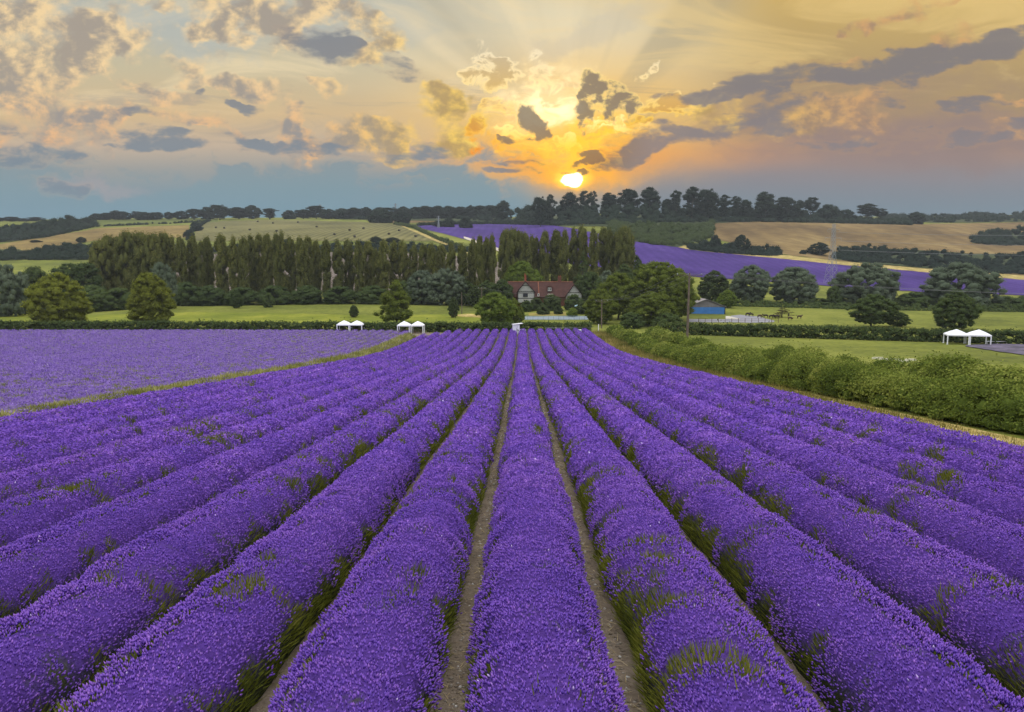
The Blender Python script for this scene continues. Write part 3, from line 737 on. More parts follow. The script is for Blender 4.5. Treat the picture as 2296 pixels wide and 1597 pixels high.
def blades(B, D, L, Wd, tint):
    n = len(B)
    A = rng.normal(size=(n, 3)); A[:, 2] *= .2; A -= D*(A*D).sum(1)[:, None]; A /= np.linalg.norm(A, axis=1)[:, None]
    V = np.stack([B-A*Wd[:, None]*.5, B+A*Wd[:, None]*.5, B+D*L[:, None]], 1).reshape(-1, 3)
    return V, (np.arange(n)*3)[:, None]+np.array([[0,1,2]]), np.repeat(tint, 3)
def flowers_of(k, hw, h, seed, dens, y0, y1, pale=False, near=13.0):
    ks = [k] if np.isscalar(k) else k
    f0 = (lambda q: y0) if np.isscalar(y0) else y0
    f1 = (lambda q: y1) if np.isscalar(y1) else y1
    s = sample_rows(ks, f0, f1, dens, hw, h, seed, near=near)
    B, D, size, green, gp = spikes(s[0], s[1], s[2], hw, h, seed, pale)
    # a tone for each spike: broad drifts along the row and scatter from head to head
    tone = .42+.34*(fbm(s[1]/2.2, s[0]*3.3, seed+51, 3)-.5)+rng.normal(0, .12, len(B))
    tone += .20*(vnoise(s[1]/.5, s[0]*8.3+s[2]*3, seed+61)-.5)
    zz = B[:, 2]-gz(B[:, 0], B[:, 1])
    white = rng.random(len(B)) < .0012
    tone = np.clip(np.where(white, .97, tone), 0, 1)
    fl = ~green
    nearm = fl & (rng.random(len(B)) > sstep(s[1], 10, 27))
    far = fl & ~nearm
    parts = []
    L = size*rng.uniform(.75, 1.45, len(B)); Wd = size*rng.uniform(.42, .68, len(B))
    if nearm.any(): parts.append(diamonds(B[nearm], D[nearm], L[nearm], Wd[nearm], tone[nearm], 3))
    if far.any(): parts.append(diamonds(B[far], D[far], L[far]*1.1, Wd[far]*1.55, tone[far], 2, s[2][far]))
    fl_geo = cat_geo(parts)
    gi = green
    gt = np.clip(.42+.5*(fbm(s[1][gi]/.9, s[0][gi]*5.1, seed+71, 2)-.5)+rng.normal(0, .16, gi.sum()), 0, 1)
    gl = np.minimum(size[gi]*rng.uniform(2.2, 5.0, gi.sum()), .55)
    gw = size[gi]*rng.uniform(.28, .55, gi.sum())
    st_geo = blades(B[gi]-D[gi]*(gl*.6)[:, None], D[gi], gl, gw, gt)
    return fl_geo, st_geo
ORD = ['first','second','third','fourth','fifth','sixth','seventh','eighth','ninth','tenth','eleventh','twelfth','thirteenth','fourteenth','fifteenth','sixteenth','seventeenth','eighteenth','nineteenth','twentieth',
       'twenty-first','twenty-second','twenty-third','twenty-fourth','twenty-fifth','twenty-sixth','twenty-seventh','twenty-eighth','twenty-ninth','thirtieth','thirty-first','thirty-second','thirty-third','thirty-fourth','thirty-fifth','thirty-sixth','thirty-seventh','thirty-eighth','thirty-ninth','fortieth',
       'forty-first','forty-second','forty-third','forty-fourth','forty-fifth','forty-sixth','forty-seventh','forty-eighth','forty-ninth','fiftieth']
DENS = 720
for k in range(-10, 8):
    hw = .715 if k not in (0, -1, 1) else .755
    y0 = 2.0; y1 = Y_END + (k*.10 if k > -8 else k*.10-(abs(k)-7)*4.5)
    if k == 0: lb = 'purple lavender row running down the middle between the two bare soil paths'
    elif k == 1: lb = 'purple lavender row on the right side of the right-hand soil path'
    elif k == -1: lb = 'purple lavender row on the left side of the left-hand soil path'
    elif k == 7: lb = 'outermost purple lavender row beside the golden grass verge'
    elif k == -10: lb = 'outermost purple lavender row beside the weedy yellow-green strip'
    elif k > 0: lb = 'purple lavender row, %s to the right of the middle row between the paths' % ORD[k-1]
    else: lb = 'purple lavender row, %s to the left of the middle row between the paths' % ORD[-k-1]
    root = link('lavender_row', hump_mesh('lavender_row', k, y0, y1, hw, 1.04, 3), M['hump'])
    tag(root, lb, 'lavender row', 'lavender rows of the near field')
    fg, sg = flowers_of(k, hw, 1.04, 3, DENS, y0, y1)
    tag(link('flower_heads', npmesh('flower_heads', *fg), M['lavender'], root), kind='stuff')
    tag(link('stems', npmesh('stems', *sg), M['stems'], root), kind='stuff')
# soil under the rows
def strip(name, xl, xr, Y0, Y1, mat, lift, nx=6, ny=160):
    yv = np.linspace(0, 1, ny)**1.7*(Y1-Y0)+Y0
    tt = np.linspace(0, 1, nx)
    YY, TT = np.meshgrid(yv, tt, indexing='ij')
    XX = xl(YY)*(1-TT)+xr(YY)*TT
    V = np.stack([XX.ravel(), YY.ravel(), (gz(XX, YY)+lift).ravel()], 1)
    a = np.arange(ny-1)[:, None]*nx+np.arange(nx-1)[None]
    F = np.stack([a, a+1, a+nx+1, a+nx], -1).reshape(-1, 4)
    return tag(link(name, npmesh(name, V, F, smooth=True), mat), kind='structure')
strip('field_soil', lambda Y: row_x(-10.6, Y), lambda Y: row_x(7.55, Y), -30, Y_END+1, M['soil'], .03, 40, 240)
strip('field_soil', lambda Y: row_x(-95, Y), lambda Y: row_x(-10.6, Y), -10, Y_END+3, M['soil'], .03, 60, 120)
# stones and straw on the two bare paths
n = 2600
Yp = 5+rng.random(n)**2.2*60; side_ = rng.integers(0, 2, n)
Xp = np.where(side_ == 0, row_x(-.5, Yp), row_x(.5, Yp))+rng.normal(0, .10, n)
sz = rng.uniform(.008, .028, n)*(1+Yp/40); base_ = np.stack([Xp, Yp, gz(Xp, Yp)+.03], 1)
octa = np.array([(1,0,0),(0,1,0),(-1,0,0),(0,-1,0),(0,0,.6),(0,0,-.3)])
Vv = base_[:, None]+octa[None]*sz[:, None, None]*rng.uniform(.6, 1.5, (n, 6, 1))
fo = np.array([(0,1,4),(1,2,4),(2,3,4),(3,0,4),(1,0,5),(2,1,5),(3,2,5),(0,3,5)])
Ff = ((np.arange(n)*6)[:, None, None]+fo[None]).reshape(-1, 3)
M['pebble'] = lav_mat('pebble', [(0, C(.16,.13,.10)), (.6, C(.30,.26,.21)), (1, C(.62,.60,.56))])
tag(link('pebbles', npmesh('pebbles', Vv.reshape(-1, 3), Ff, np.repeat(rng.random(n)**1.8, 6)), M['pebble']), kind='stuff')
n = 1800
Yp = 5+rng.random(n)**2.0*50; side_ = rng.integers(0, 2, n)
Xp = np.where(side_ == 0, row_x(-.5, Yp), row_x(.5, Yp))+rng.normal(0, .12, n)
an = rng.random(n)*6.28
Dd = np.stack([np.cos(an), np.sin(an), rng.uniform(0, .35, n)], 1)
g_ = blades(np.stack([Xp, Yp, gz(Xp, Yp)+.035], 1), Dd, rng.uniform(.05, .2, n)*(1+Yp/40), rng.uniform(.004, .012, n)*(1+Yp/30), rng.uniform(.4, 1, n))
M['straw'] = lav_mat('straw', [(0, C(.18,.13,.06)), (.6, C(.34,.26,.14)), (1, C(.55,.45,.26))])
tag(link('straw', npmesh('straw', *g_), M['straw']), kind='stuff')
# the paler, weedy field to the left, too many rows to count
ks = list(range(-84, -12))
ymin = lambda k: max(2.0, (abs(row_x(k, 0))-6)/.80)
yend = lambda k: Y_END+2.5
parts = []
for k in ks:
    y0 = ymin(k)
    if y0 > Y_END-4: continue
    me_k = None
    ysr = [y0]
    while ysr[-1] < Y_END+2.5: ysr.append(ysr[-1]+max(.4, ysr[-1]*.016))
    ysr = np.array(ysr); nt = 7; th = np.linspace(0, math.pi, nt)
    YY, TT = np.meshgrid(ysr, th, indexing='ij')
    x, z, b = row_surface(k, YY, TT, .62, .66, 11)
    V = np.stack([x.ravel(), YY.ravel(), (gz(x, YY)+z-.03).ravel()], 1)
    a = np.arange(len(ysr)-1)[:, None]*nt+np.arange(nt-1)[None]
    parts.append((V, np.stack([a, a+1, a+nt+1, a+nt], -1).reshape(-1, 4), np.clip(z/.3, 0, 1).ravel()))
V, F, T = cat_geo(parts)
lf = tag(link('lavender_crop', npmesh('lavender_crop', V, F, T, smooth=True), M['hump_pale']), 'paler weedy lavender crop filling the left field', 'crop', kind='stuff')
fg, sg = flowers_of([k for k in ks if ymin(k) < Y_END-4], .64, .66, 11, 300, ymin, yend, True, 18.0)
tag(link('flower_heads', npmesh('flower_heads', *fg), M['lavender_pale'], lf), kind='stuff')
tag(link('stems', npmesh('stems', *sg), M['weeds'], lf), kind='stuff')
# the weedy yellow-green row that parts the two fields
wr = link('weedy_row', hump_mesh('weedy_row', -11.35, 6, Y_END-16, 1.05, .78, 17), M['hump_pale'])
tag(wr, 'unflowered yellow-green row parting the purple rows from the paler field', 'weedy row')
s = sample_rows([-11.35], lambda k: 6, lambda k: Y_END-16, 520, 1.05, .78, 17, near=18.0)
x, z, b = row_surface(s[0], s[1], s[2], 1.05, .78, 17); nn = len(x)
size = .05*np.maximum(s[1]/18, 1)**.86
Dd = np.stack([np.cos(s[2])*.6+rng.normal(0,.3,nn), rng.normal(0,.3,nn), np.ones(nn)], 1); Dd /= np.linalg.norm(Dd, axis=1)[:, None]
tn = np.clip(.60+1.2*(fbm(s[1]/1.1, s[0]+s[2], 5, 3)-.5)+rng.normal(0,.15,nn), 0, 1)
g_ = blades(np.stack([x, s[1], gz(x, s[1])+z-.05], 1), Dd, size*rng.uniform(1.2,3.2,nn)*(.5+1.3*fbm(s[1]/.9, s[2], 15, 2)), size*rng.uniform(.4,.8,nn), tn)
tag(link('leaves', npmesh('leaves', *g_), M['weeds'], wr), kind='stuff')
pm = rng.random(nn) < .30*(fbm(s[1]/2.4, s[2], 25, 2) > .5)
fl = diamonds(np.stack([x, s[1], gz(x, s[1])+z], 1)[pm], Dd[pm], size[pm]*1.2, size[pm]*.8, np.clip(rng.normal(.6, .2, pm.sum()), 0, 1), 3)
tag(link('flower_heads', npmesh('flower_heads', *fl), M['lavender_pale'], wr), kind='stuff')
# ------------------------------------------------------------------ leaves
def leaf_quads(Pc, Nn, size, tint):
    """one small leaf-spray quad at each point"""
    n = len(Pc)
    A = rng.normal(size=(n, 3)); A -= Nn*(A*Nn).sum(1)[:, None]; A /= np.maximum(np.linalg.norm(A, axis=1), 1e-6)[:, None]
    B = np.cross(Nn, A)
    L = (size*rng.uniform(.6, 1.3, n))[:, None]; Wd = (size*rng.uniform(.35, .8, n))[:, None]
    V = np.stack([Pc-A*L*.5, Pc+B*Wd*.5-A*L*.05, Pc+A*L*.5, Pc-B*Wd*.5+A*L*.08], 1).reshape(-1, 3)
    return V, np.arange(n*4).reshape(n, 4), np.repeat(tint, 4)
def unit(v): return v/np.maximum(np.linalg.norm(v, axis=-1, keepdims=True), 1e-9)
def puffs(cen, rad, leaf, dens, squash=(1,1,1), up=.35, seed=0, jit=.5, fill=.35):
    """leaves spread over and through a set of clumps: cen (n,3), rad (n,), about dens leaves per clump"""
    n = len(cen); cnt = np.maximum((dens*(rad/np.mean(rad))**2).astype(int), 6)
    idx = np.repeat(np.arange(n), cnt); m = len(idx)
    d = unit(rng.normal(size=(m, 3))); d[:, 2] = np.abs(d[:, 2])*.25+d[:, 2]*.75
    r = np.where(rng.random(m) < fill, rng.uniform(.25, .85, m), rng.uniform(.8, 1.12, m))
    sq = np.asarray(squash)
    Pc = cen[idx]+d*sq*(rad[idx]*r)[:, None]
    nn = unit(d+np.array([0, 0, up])+rng.normal(0, jit, (m, 3)))
    ct = rng.normal(.45, .13, n)
    tint = np.clip(ct[idx]+rng.normal(0, .12, m), 0, 1)
    return leaf_quads(Pc, nn, np.full(m, leaf) if np.isscalar(leaf) else leaf[idx], tint)
ICO = None
def cores(cen, rad, squash=(1,1,1), f=.62):
    """leafy solid hearts of the clumps, so that a crown is not see-through"""
    t = (1+5**.5)/2
    iv = unit(np.array([(-1,t,0),(1,t,0),(-1,-t,0),(1,-t,0),(0,-1,t),(0,1,t),(0,-1,-t),(0,1,-t),(t,0,-1),(t,0,1),(-t,0,-1),(-t,0,1)], float))
    fi = np.array([(0,11,5),(0,5,1),(0,1,7),(0,7,10),(0,10,11),(1,5,9),(5,11,4),(11,10,2),(10,7,6),(7,1,8),(3,9,4),(3,4,2),(3,2,6),(3,6,8),(3,8,9),(4,9,5),(2,4,11),(6,2,10),(8,6,7),(9,8,1)])
    fq = np.concatenate([fi, fi[:, 2:3]], 1)
    n = len(cen)
    V = (cen[:, None]+iv[None]*np.asarray(squash)*(rad*f)[:, None, None]*rng.uniform(.75, 1.2, (n, 12, 1))).reshape(-1, 3)
    F = (np.arange(n)*12)[:, None, None]+fi[None]
    F = F.reshape(-1, 3)
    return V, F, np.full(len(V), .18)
def crown_mesh(name, geo_quads, geo_tris=None):
    parts = []
    V, F, T = geo_quads
    tri = np.concatenate([F[:, [0,1,2]], F[:, [0,2,3]]])
    parts.append((V, tri, T))
    if geo_tris is not None: parts.append(geo_tris)
    return npmesh(name, *cat_geo(parts))
def joinq(lst):
    return cat_geo(lst)
def trunk_mesh(h, r, limbs=5, spread=.4, bend=.05, top=.75, start=.35):
    b = MB(); pts = [(0,0,-.3)]; rr = [r*1.25]
    for i in range(1, 7):
        q = i/6; pts.append((rng.normal(0, bend)*h*q, rng.normal(0, bend)*h*q, h*top*q)); rr.append(r*(1-.75*q))
    b.tube(pts, rr, 7)
    for i in range(limbs):
        q = start+(.9-start)*rng.random(); j = min(int(q*6), 5); p = Vector(pts[j]).lerp(Vector(pts[j+1]), q*6-j)
        a = 2.4*i+rng.random(); l = h*spread*rng.uniform(.6, 1.1)
        e = p+Vector((math.cos(a)*l*.75, math.sin(a)*l*.75, l*.75)); mdl = p.lerp(e, .5)+Vector((0,0,-l*.06))
        b.tube([p, mdl, e], [r*.45, r*.28, r*.08], 5)
    return b.mesh('trunk', True)
# prototypes stand 1 m tall crowns of the real height are scaled from a 10 m model
def profile_crown(prof, n, rad, leaf, dens, squash=(1,1,1), irregular=.18, ecc=0.0, inner=.35, core=.6, up=.35, fill=.35, ymul=1.0):
    """clumps through the volume of a crown: prof maps height 0..1 to half width (m), for a 10 m tree"""
    hs = []; cen = []; rd = []
    zs, ws = zip(*prof)
    lob = rng.uniform(-1, 1, 8)
    while len(cen) < n:
        z = rng.uniform(zs[0], zs[-1]); w = np.interp(z, zs, ws)
        if rng.random() > (w/max(ws))**.8: continue
        a = rng.uniform(0, 2*math.pi)
        q = math.sqrt(rng.random()) if rng.random() < inner else rng.uniform(.75, 1.0)
        sh = 1+irregular*(lob[int(a/(2*math.pi)*8) % 8]*.6+.4*math.sin(3*a+z*9*lob[0])+.5*lob[int(z*7.99)])
        rr = rad*rng.uniform(.65, 1.25)*(.6+.4*min(1, w/max(ws)*1.2))
        wr = max(w*sh-rr*.55, .02)
        cen.append((math.cos(a)*wr*q+ecc*z, math.sin(a)*wr*q*ymul, z*10)); rd.append(rr)
    cen = np.array(cen); rd = np.array(rd)
    cen[:, 2] = np.minimum(cen[:, 2], 10-rd*.75*squash[2])
    q = puffs(cen, rd, leaf, dens, squash, up, fill=fill)
    return q, (cores(cen, rd, squash, core) if core > 0 else None)
PROTO = {}
def proto(kind, idx, crown, trunk): PROTO.setdefault(kind, []).append((crown, trunk))
def mkproto(kind, prof, n, rad, leaf, dens, var=3, trunk_r=.22, limbs=5, top=.75, start=.3, tspread=.3, **kw):
    for i in range(var):
        q, c = profile_crown(prof, n, rad, leaf, dens, **kw)
        proto(kind, i, crown_mesh('crown', q, c), trunk_mesh(10, trunk_r, limbs, tspread, .012, top, start))
ROUND = [(.04,1.5),(.12,3.2),(.25,4.2),(.42,4.6),(.6,4.2),(.76,3.2),(.9,1.9),(1,.5)]
mkproto('round', ROUND, 300, .74, .24, 80, 4, irregular=.24, core=.72)
mkproto('spread', [(.12,2.0),(.2,3.6),(.35,4.8),(.55,5.0),(.75,4.2),(.9,2.6),(1,.9)], 290, .82, .24, 80, 4, irregular=.28, core=.72)
mkproto('ovate', [(.16,1.8),(.24,3.2),(.30,3.4),(.36,2.9),(.5,3.1),(.65,2.6),(.8,1.8),(.92,1.0),(1,.3)], 150, .72, .22, 95, 2, irregular=.2, inner=.3, limbs=9, tspread=.28, start=.12, top=.85, core=.66)
mkproto('poplar', [(.03,.5),(.14,.8),(.3,.98),(.5,1.08),(.7,1.08),(.86,.92),(.95,.6),(1,.25)], 84, .52, .24, 60, 6, trunk_r=.13, limbs=2, irregular=.25, squash=(1,1,2.2), up=.8, core=.70, top=.8, fill=.2)
mkproto('bushy_poplar', [(.02,1.1),(.12,1.7),(.3,2.0),(.55,2.1),(.75,2.0),(.9,1.5),(.97,.9),(1,.4)], 120, .66, .25, 70, 3, trunk_r=.18, limbs=3, irregular=.22, squash=(1,1,1.9), up=.7, core=.72, top=.8, fill=.2)
mkproto('willow', [(.03,2.6),(.1,4.2),(.3,5.0),(.5,5.0),(.7,4.2),(.86,2.9),(1,.9)], 300, .80, .22, 84, 4, irregular=.24, squash=(1,1,1.1), up=.2, core=.74)
mkproto('ridge', [(.10,1.6),(.22,2.6),(.4,3.3),(.55,3.2),(.7,3.4),(.85,2.7),(1,.9)], 110, 1.0, .42, 70, 5, irregular=.42, squash=(1.15,1.15,.8), core=.68, limbs=7, tspread=.30, start=.25, ymul=.7)
mkproto('layered', [(.12,.9),(.26,1.8),(.44,2.5),(.58,2.1),(.72,2.9),(.88,2.3),(1,.8)], 80, .85, .40, 64, 5, irregular=.5, squash=(1.3,1.3,.65), core=.64, limbs=8, tspread=.30, start=.2, ymul=.7)
mkproto('umbrella', [(.36,1.0),(.5,2.4),(.64,3.7),(.8,4.1),(.9,3.0),(1,1.2)], 70, .95, .42, 60, 2, irregular=.36, squash=(1.4,1.4,.6), core=.72, limbs=8, tspread=.4, start=.3, ymul=.7)
mkproto('conifer', [(.04,2.6),(.2,2.4),(.4,1.9),(.6,1.35),(.8,.8),(1,.12)], 130, .6, .24, 70, 2, irregular=.2, squash=(1.2,1.2,.7), core=.66)
mkproto('shrub', [(.0,3.8),(.15,5.2),(.4,5.6),(.65,4.6),(.85,2.8),(1,.8)], 120, 1.5, .45, 90, 3, irregular=.2, limbs=3, top=.5, core=.78)
mkproto('sparse', [(.10,2.6),(.22,3.6),(.4,2.2),(.5,3.2),(.65,2.4),(.75,1.6),(.9,1.2),(1,.3)], 34, .8, .34, 60, 1, irregular=.5, squash=(1.5,1.5,.55), core=.5, limbs=9, tspread=.3, start=.1, top=.95)
PW = {'round':9.0,'spread':9.8,'ovate':6.6,'poplar':2.35,'bushy_poplar':3.9,'willow':9.9,'ridge':7.0,'layered':6.2,'umbrella':8.4,'conifer':5.2,'shrub':11.2,'sparse':6.6}
COUNT = {}
def tree(kind, name, x, Y, ytop, wpx, mat, label, group=None, var=None, cat='tree', ybase=None, ymul=1.0):
    """a tree at picture column x and distance Y, reaching picture row ytop, wpx wide"""
    p = at(x, Y)
    if ybase is not None:
        h0 = hit(x, ybase)[0]; p = tuple(h0); Y = p[1]
    h = height(x, ytop, Y); w = wpx/FOC*Y
    i = COUNT.get(kind, 0) if var is None else var; COUNT[kind] = COUNT.get(kind, 0)+1
    cm, tm = PROTO[kind][i % len(PROTO[kind])]
    root = empty(name, p, rng.uniform(-.5, .5)+(math.pi if rng.random() < .5 else 0))
    sxy = w/PW[kind]; sz = h/10
    root.scale = (sxy, sxy*ymul, sz)
    tag(root, label, cat, group)
    for nm, me, mt in (('trunk', tm, M['bark']), ('crown', cm, M[mat])):
        o = bpy.data.objects.new(nm, me); COL.objects.link(o); o.parent = root
        if not me.materials: me.materials.append(mt)
        o.material_slots[0].link = 'OBJECT'; o.material_slots[0].material = mt
    return root
# --- trees by the dark hedge at the foot of the field
tree('round', 'broad_tree', 127, 172, 611, 124, 'leaf_yellow', 'large yellow-green round tree behind the hedge, the leftmost of the two big ones')
tree('round', 'broad_tree', 335, 172, 611, 112, 'leaf_yellow', 'large yellow-green round tree behind the hedge in front of the dense poplar clump')
tree('ovate', 'ovate_tree', 888, 172, 627, 84, 'leaf_olive', 'olive egg-shaped tree with loose lower limbs behind the right-hand pair of white gazebos')
tree('spread', 'broad_tree', 1108, 172, 656, 86, 'leaf_bright', 'bright green tree behind the hedge left of the white booth')
tree('round', 'broad_tree', 1152, 180, 668, 48, 'leaf_olive', 'small dark olive tree tucked behind the bright green tree')
# --- young trees out in the meadow
tree('round', 'young_tree', 528, 236, 649, 33, 'leaf_dark', 'small dark round tree at the meadow edge before the long poplar row')
tree('shrub', 'bush', 600, 238, 657, 26, 'leaf_dark', 'low dark bush at the meadow edge right of the small round tree', cat='bush')
# --- left: willow and mixed dark trees
tree('willow', 'willow_tree', 12, 222, 592, 96, 'leaf_grey', 'grey-green willow at the far left edge')
tree('ridge', 'dark_tree', 82, 245, 598, 70, 'leaf_dark', 'dark tree between the grey willow and the first big yellow-green tree')
tree('ridge', 'dark_tree', 150, 250, 590, 74, 'leaf_dark', 'dark ragged tree rising behind the first big yellow-green tree')
tree('ridge', 'dark_tree', 192, 250, 589, 66, 'leaf_dark', 'dark tree against the left end of the dense poplar clump')
tree('shrub', 'dark_bush', 60, 240, 655, 90, 'leaf_dark', 'undergrowth bush below the dark tree at the left', cat='bush')
tree('shrub', 'dark_bush', 205, 236, 640, 100, 'leaf_dark', 'dark undergrowth bush between the two big yellow-green trees', cat='bush')
tree('shrub', 'dark_bush', 262, 238, 646, 80, 'leaf_dark', 'dark undergrowth bush left of the second big yellow-green tree', cat='bush')
tree('willow', 'willow_tree', 362, 234, 588, 74, 'leaf_grey', 'blue-grey willow showing behind the second big yellow-green tree')
# --- the long row of poplars
row_a = [(231,538,44),(255,528,40),(287,518,42),(316,520,44),(342,523,42),(369,521,42),(392,529,30),(409,530,26),(435,527,30),(455,540,24),(470,530,26),(499,525,36),(528,531,30),(549,531,26),(566,526,26),
         (584,524,28),(604,523,28),(623,522,22),(636,520,30),(654,531,26),(677,531,30),(693,530,28),(712,538,24),(733,536,26),(758,538,30),(782,537,28),(806,539,28),(828,541,30),(845,556,22),(862,537,30),(886,540,30),(904,540,28),
         (928,548,26),(950,547,28),(970,545,26),(990,547,28),(1011,544,26),(1036,547,28),(1060,534,24),(1076,527,22),(1090,530,22),(1104,525,20)]
for i, (x, yt, w) in enumerate(row_a):
    big = i < 6
    tree('bushy_poplar' if big else 'poplar', 'poplar_tree', x, 262+rng.uniform(-6, 6)-(0 if i < 30 else (i-30)*.6), yt, w*(1.10 if big else 1.0), 'leaf_poplar',
         ('%s poplar from the left in the long row, broad and merged in the dense clump' if big else '%s poplar from the left in the long row') % ORD[i], 'poplars in the long row')
row_b = [(1138,514,34),(1154,513,34),(1170,520,34),(1182,528,22),(1193,528,18),(1204,531,18),(1221,517,24),(1245,514,28),(1265,514,20),(1284,511,26),(1304,506,26),(1330,511,24),(1351,509,24),(1367,512,20),(1379,521,16),(1399,508,36)]
for i, (x, yt, w) in enumerate(row_b):
    tree('bushy_poplar' if w >= 34 else 'poplar', 'poplar_tree', x, 290+rng.uniform(-5, 5), yt, w*1.15, 'leaf_poplar',
         '%s poplar from the left in the group standing behind the timbered house' % ORD[i], 'poplars behind the house')
# undergrowth along the poplars
for i, (x, yt, w, mt, kd) in enumerate([(415,632,70,'leaf_dark','shrub'),(470,640,80,'leaf_dark','shrub'),(540,644,80,'leaf_dark','shrub'),(615,640,84,'leaf_dark','shrub'),(690,640,80,'leaf_dark','shrub'),(760,642,80,'leaf_dark','shrub'),
        (835,640,80,'leaf_dark','shrub'),(905,630,70,'leaf_dark','shrub'),(945,606,84,'leaf_grey','willow'),(1000,601,90,'leaf_grey','willow'),(1045,628,60,'leaf_dark','round')]):
    tree(kd, 'willow_tree' if kd == 'willow' else 'dark_bush', x, 252, yt, w, mt,
         {9: 'blue-grey willow at the right end of the long poplar row', 8: 'blue-grey willow left of the other one before the right end of the long poplar row'}.get(i, '%s dark bush from the left at the foot of the poplar row' % ORD[i if i < 8 else 8]),
         'undergrowth below the poplars' if kd != 'willow' else None, cat='tree' if kd == 'willow' else 'bush')
# --- about the house
tree('round', 'broad_tree', 1168, 262, 585, 100, 'leaf_bright', 'rounded green tree behind the left chimney of the timbered house')
tree('round', 'dark_tree', 1092, 246, 628, 62, 'leaf_dark', 'dark tree left of the timbered house, behind the bright green one')
tree('round', 'dark_tree', 1066, 243, 640, 44, 'leaf_scrub', 'smaller grey-green tree at the right end of the meadow')
tree('round', 'dark_tree', 1126, 236, 626, 56, 'leaf_dark', 'dark tree against the left end of the house roof')
tree('round', 'dark_tree', 1322, 240, 609, 78, 'leaf_dark', 'round dark tree at the right end of the house')
tree('conifer', 'conifer_tree', 1307, 268, 562, 44, 'leaf_dark', 'dark pointed conifer before the poplars, right of the right-hand chimney')
tree('willow', 'willow_tree', 1362, 250, 606, 60, 'leaf_grey', 'pale grey willow between the round dark tree and the great olive trees')
for i, (x, Y, yt, w, mt, lb) in enumerate([(1180,222,674,30,'leaf_dark','dark rounded bush below the left gable of the house'),(1203,226,667,34,'leaf_scrub','green garden bush right of the dark rounded bush'),(1238,225,660,50,'leaf_scrub','broad green garden bush below the dormer window'),
        (1286,224,660,44,'leaf_dark','dark dome-shaped bush below the right gable'),(1252,212,684,22,'leaf_scrub','small garden tree in front of the broad green bush'),(1285,205,690,26,'leaf_bright','yellow-green dome bush beside the court'),
        (1310,212,676,40,'leaf_scrub','grey-green bush between the dome bushes and the great olive trees'),(1218,212,685,30,'leaf_scrub','low bush at the left of the garden')]):
    tree('shrub', 'garden_bush', x, Y, yt, w, mt, lb, cat='bush')
# --- the great trees right of the house
tree('spread', 'great_tree', 1388, 196, 612, 96, 'leaf_olive', 'left part of the great olive tree group, half hidden by the pole in the garden')
tree('spread', 'great_tree', 1474, 198, 586, 142, 'leaf_olive', 'tallest tree of the great olive group right of the house')
tree('spread', 'great_tree', 1520, 190, 622, 96, 'leaf_olive', 'right-hand tree of the great olive group, behind the tall pole')
tree('round', 'great_tree', 1462, 180, 654, 112, 'leaf_olive', 'lower rounded tree in front of the tallest great olive tree')
tree('round', 'great_tree', 1347, 185, 648, 74, 'leaf_olive', 'lower olive tree at the left foot of the great group beside the court')
tree('shrub', 'dark_bush', 1415, 172, 700, 60, 'leaf_dark', 'dark bush under the great olive trees at the end of the lane', cat='bush')
tree('shrub', 'dark_bush', 1500, 174, 702, 70, 'leaf_dark', 'dark bush under the great olive trees left of the tall pole', cat='bush')
# --- right: willows behind the cow pasture, trees in it
tree('round', 'broad_tree', 1602, 262, 606, 72, 'leaf_scrub', 'green round tree behind the blue barn')
tree('willow', 'willow_tree', 1684, 270, 594, 100, 'leaf_grey', 'large grey-green willow, first of the four across the hill lavender')
tree('willow', 'willow_tree', 1782, 268, 598, 112, 'leaf_grey', 'lower broad grey-green willow just right of the first willow')
tree('willow', 'willow_tree', 1944, 266, 588, 136, 'leaf_grey', 'grey-green willow behind the dark tree in the cow pasture')
tree('willow', 'willow_tree', 2148, 264, 588, 164, 'leaf_grey', 'widest grey-green willow, behind the round dark tree by the gazebos')
tree('round', 'broad_tree', 1633, 238, 650, 48, 'leaf_bright', 'bright yellow-green small tree right of the blue barn')
tree('spread', 'dark_tree', 1958, 176, 660, 94, 'leaf_dark', 'dark spreading tree in the cow pasture behind the hedge')
tree('round', 'dark_tree', 2016, 178, 697, 52, 'leaf_dark', 'small low tree touching the right side of the dark spreading tree')
tree('round', 'dark_tree', 2146, 168, 651, 98, 'leaf_dark', 'round dark tree behind the white gazebos at the right')
tree('sparse', 'dead_tree', 1756, 205, 688, 44, 'leaf_copper', 'small dark reddish tree of thin tiers at the corner of the concrete yard')
for i, (x, Y, yt, w, mt) in enumerate([(1835,262,668,70,'leaf_dark'),(1870,262,640,36,'leaf_dark'),(2050,262,655,80,'leaf_dark'),(2020,264,668,60,'leaf_dark'),(2260,262,664,90,'leaf_dark'),(2320,262,660,90,'leaf_dark')]):
    tree('shrub', 'dark_bush', x, Y, yt, w, mt, ['dark bush between the lower willow and the willow behind the dark tree', 'dark bush at the foot of the pylon', 'dark bush between the two right-hand willows, the right of two','dark bush between the two right-hand willows, the left of two','dark bush right of the widest willow','dark bush at the right edge behind the cow pasture'][i], cat='bush')
tree('round', 'broad_tree', 1425, 300, 572, 40, 'leaf_dark', 'dark tree at the right foot of the poplars behind the house')
tree('round', 'dark_tree', 1400, 268, 592, 56, 'leaf_dark', 'dark tree between the poplars and the great olive trees')
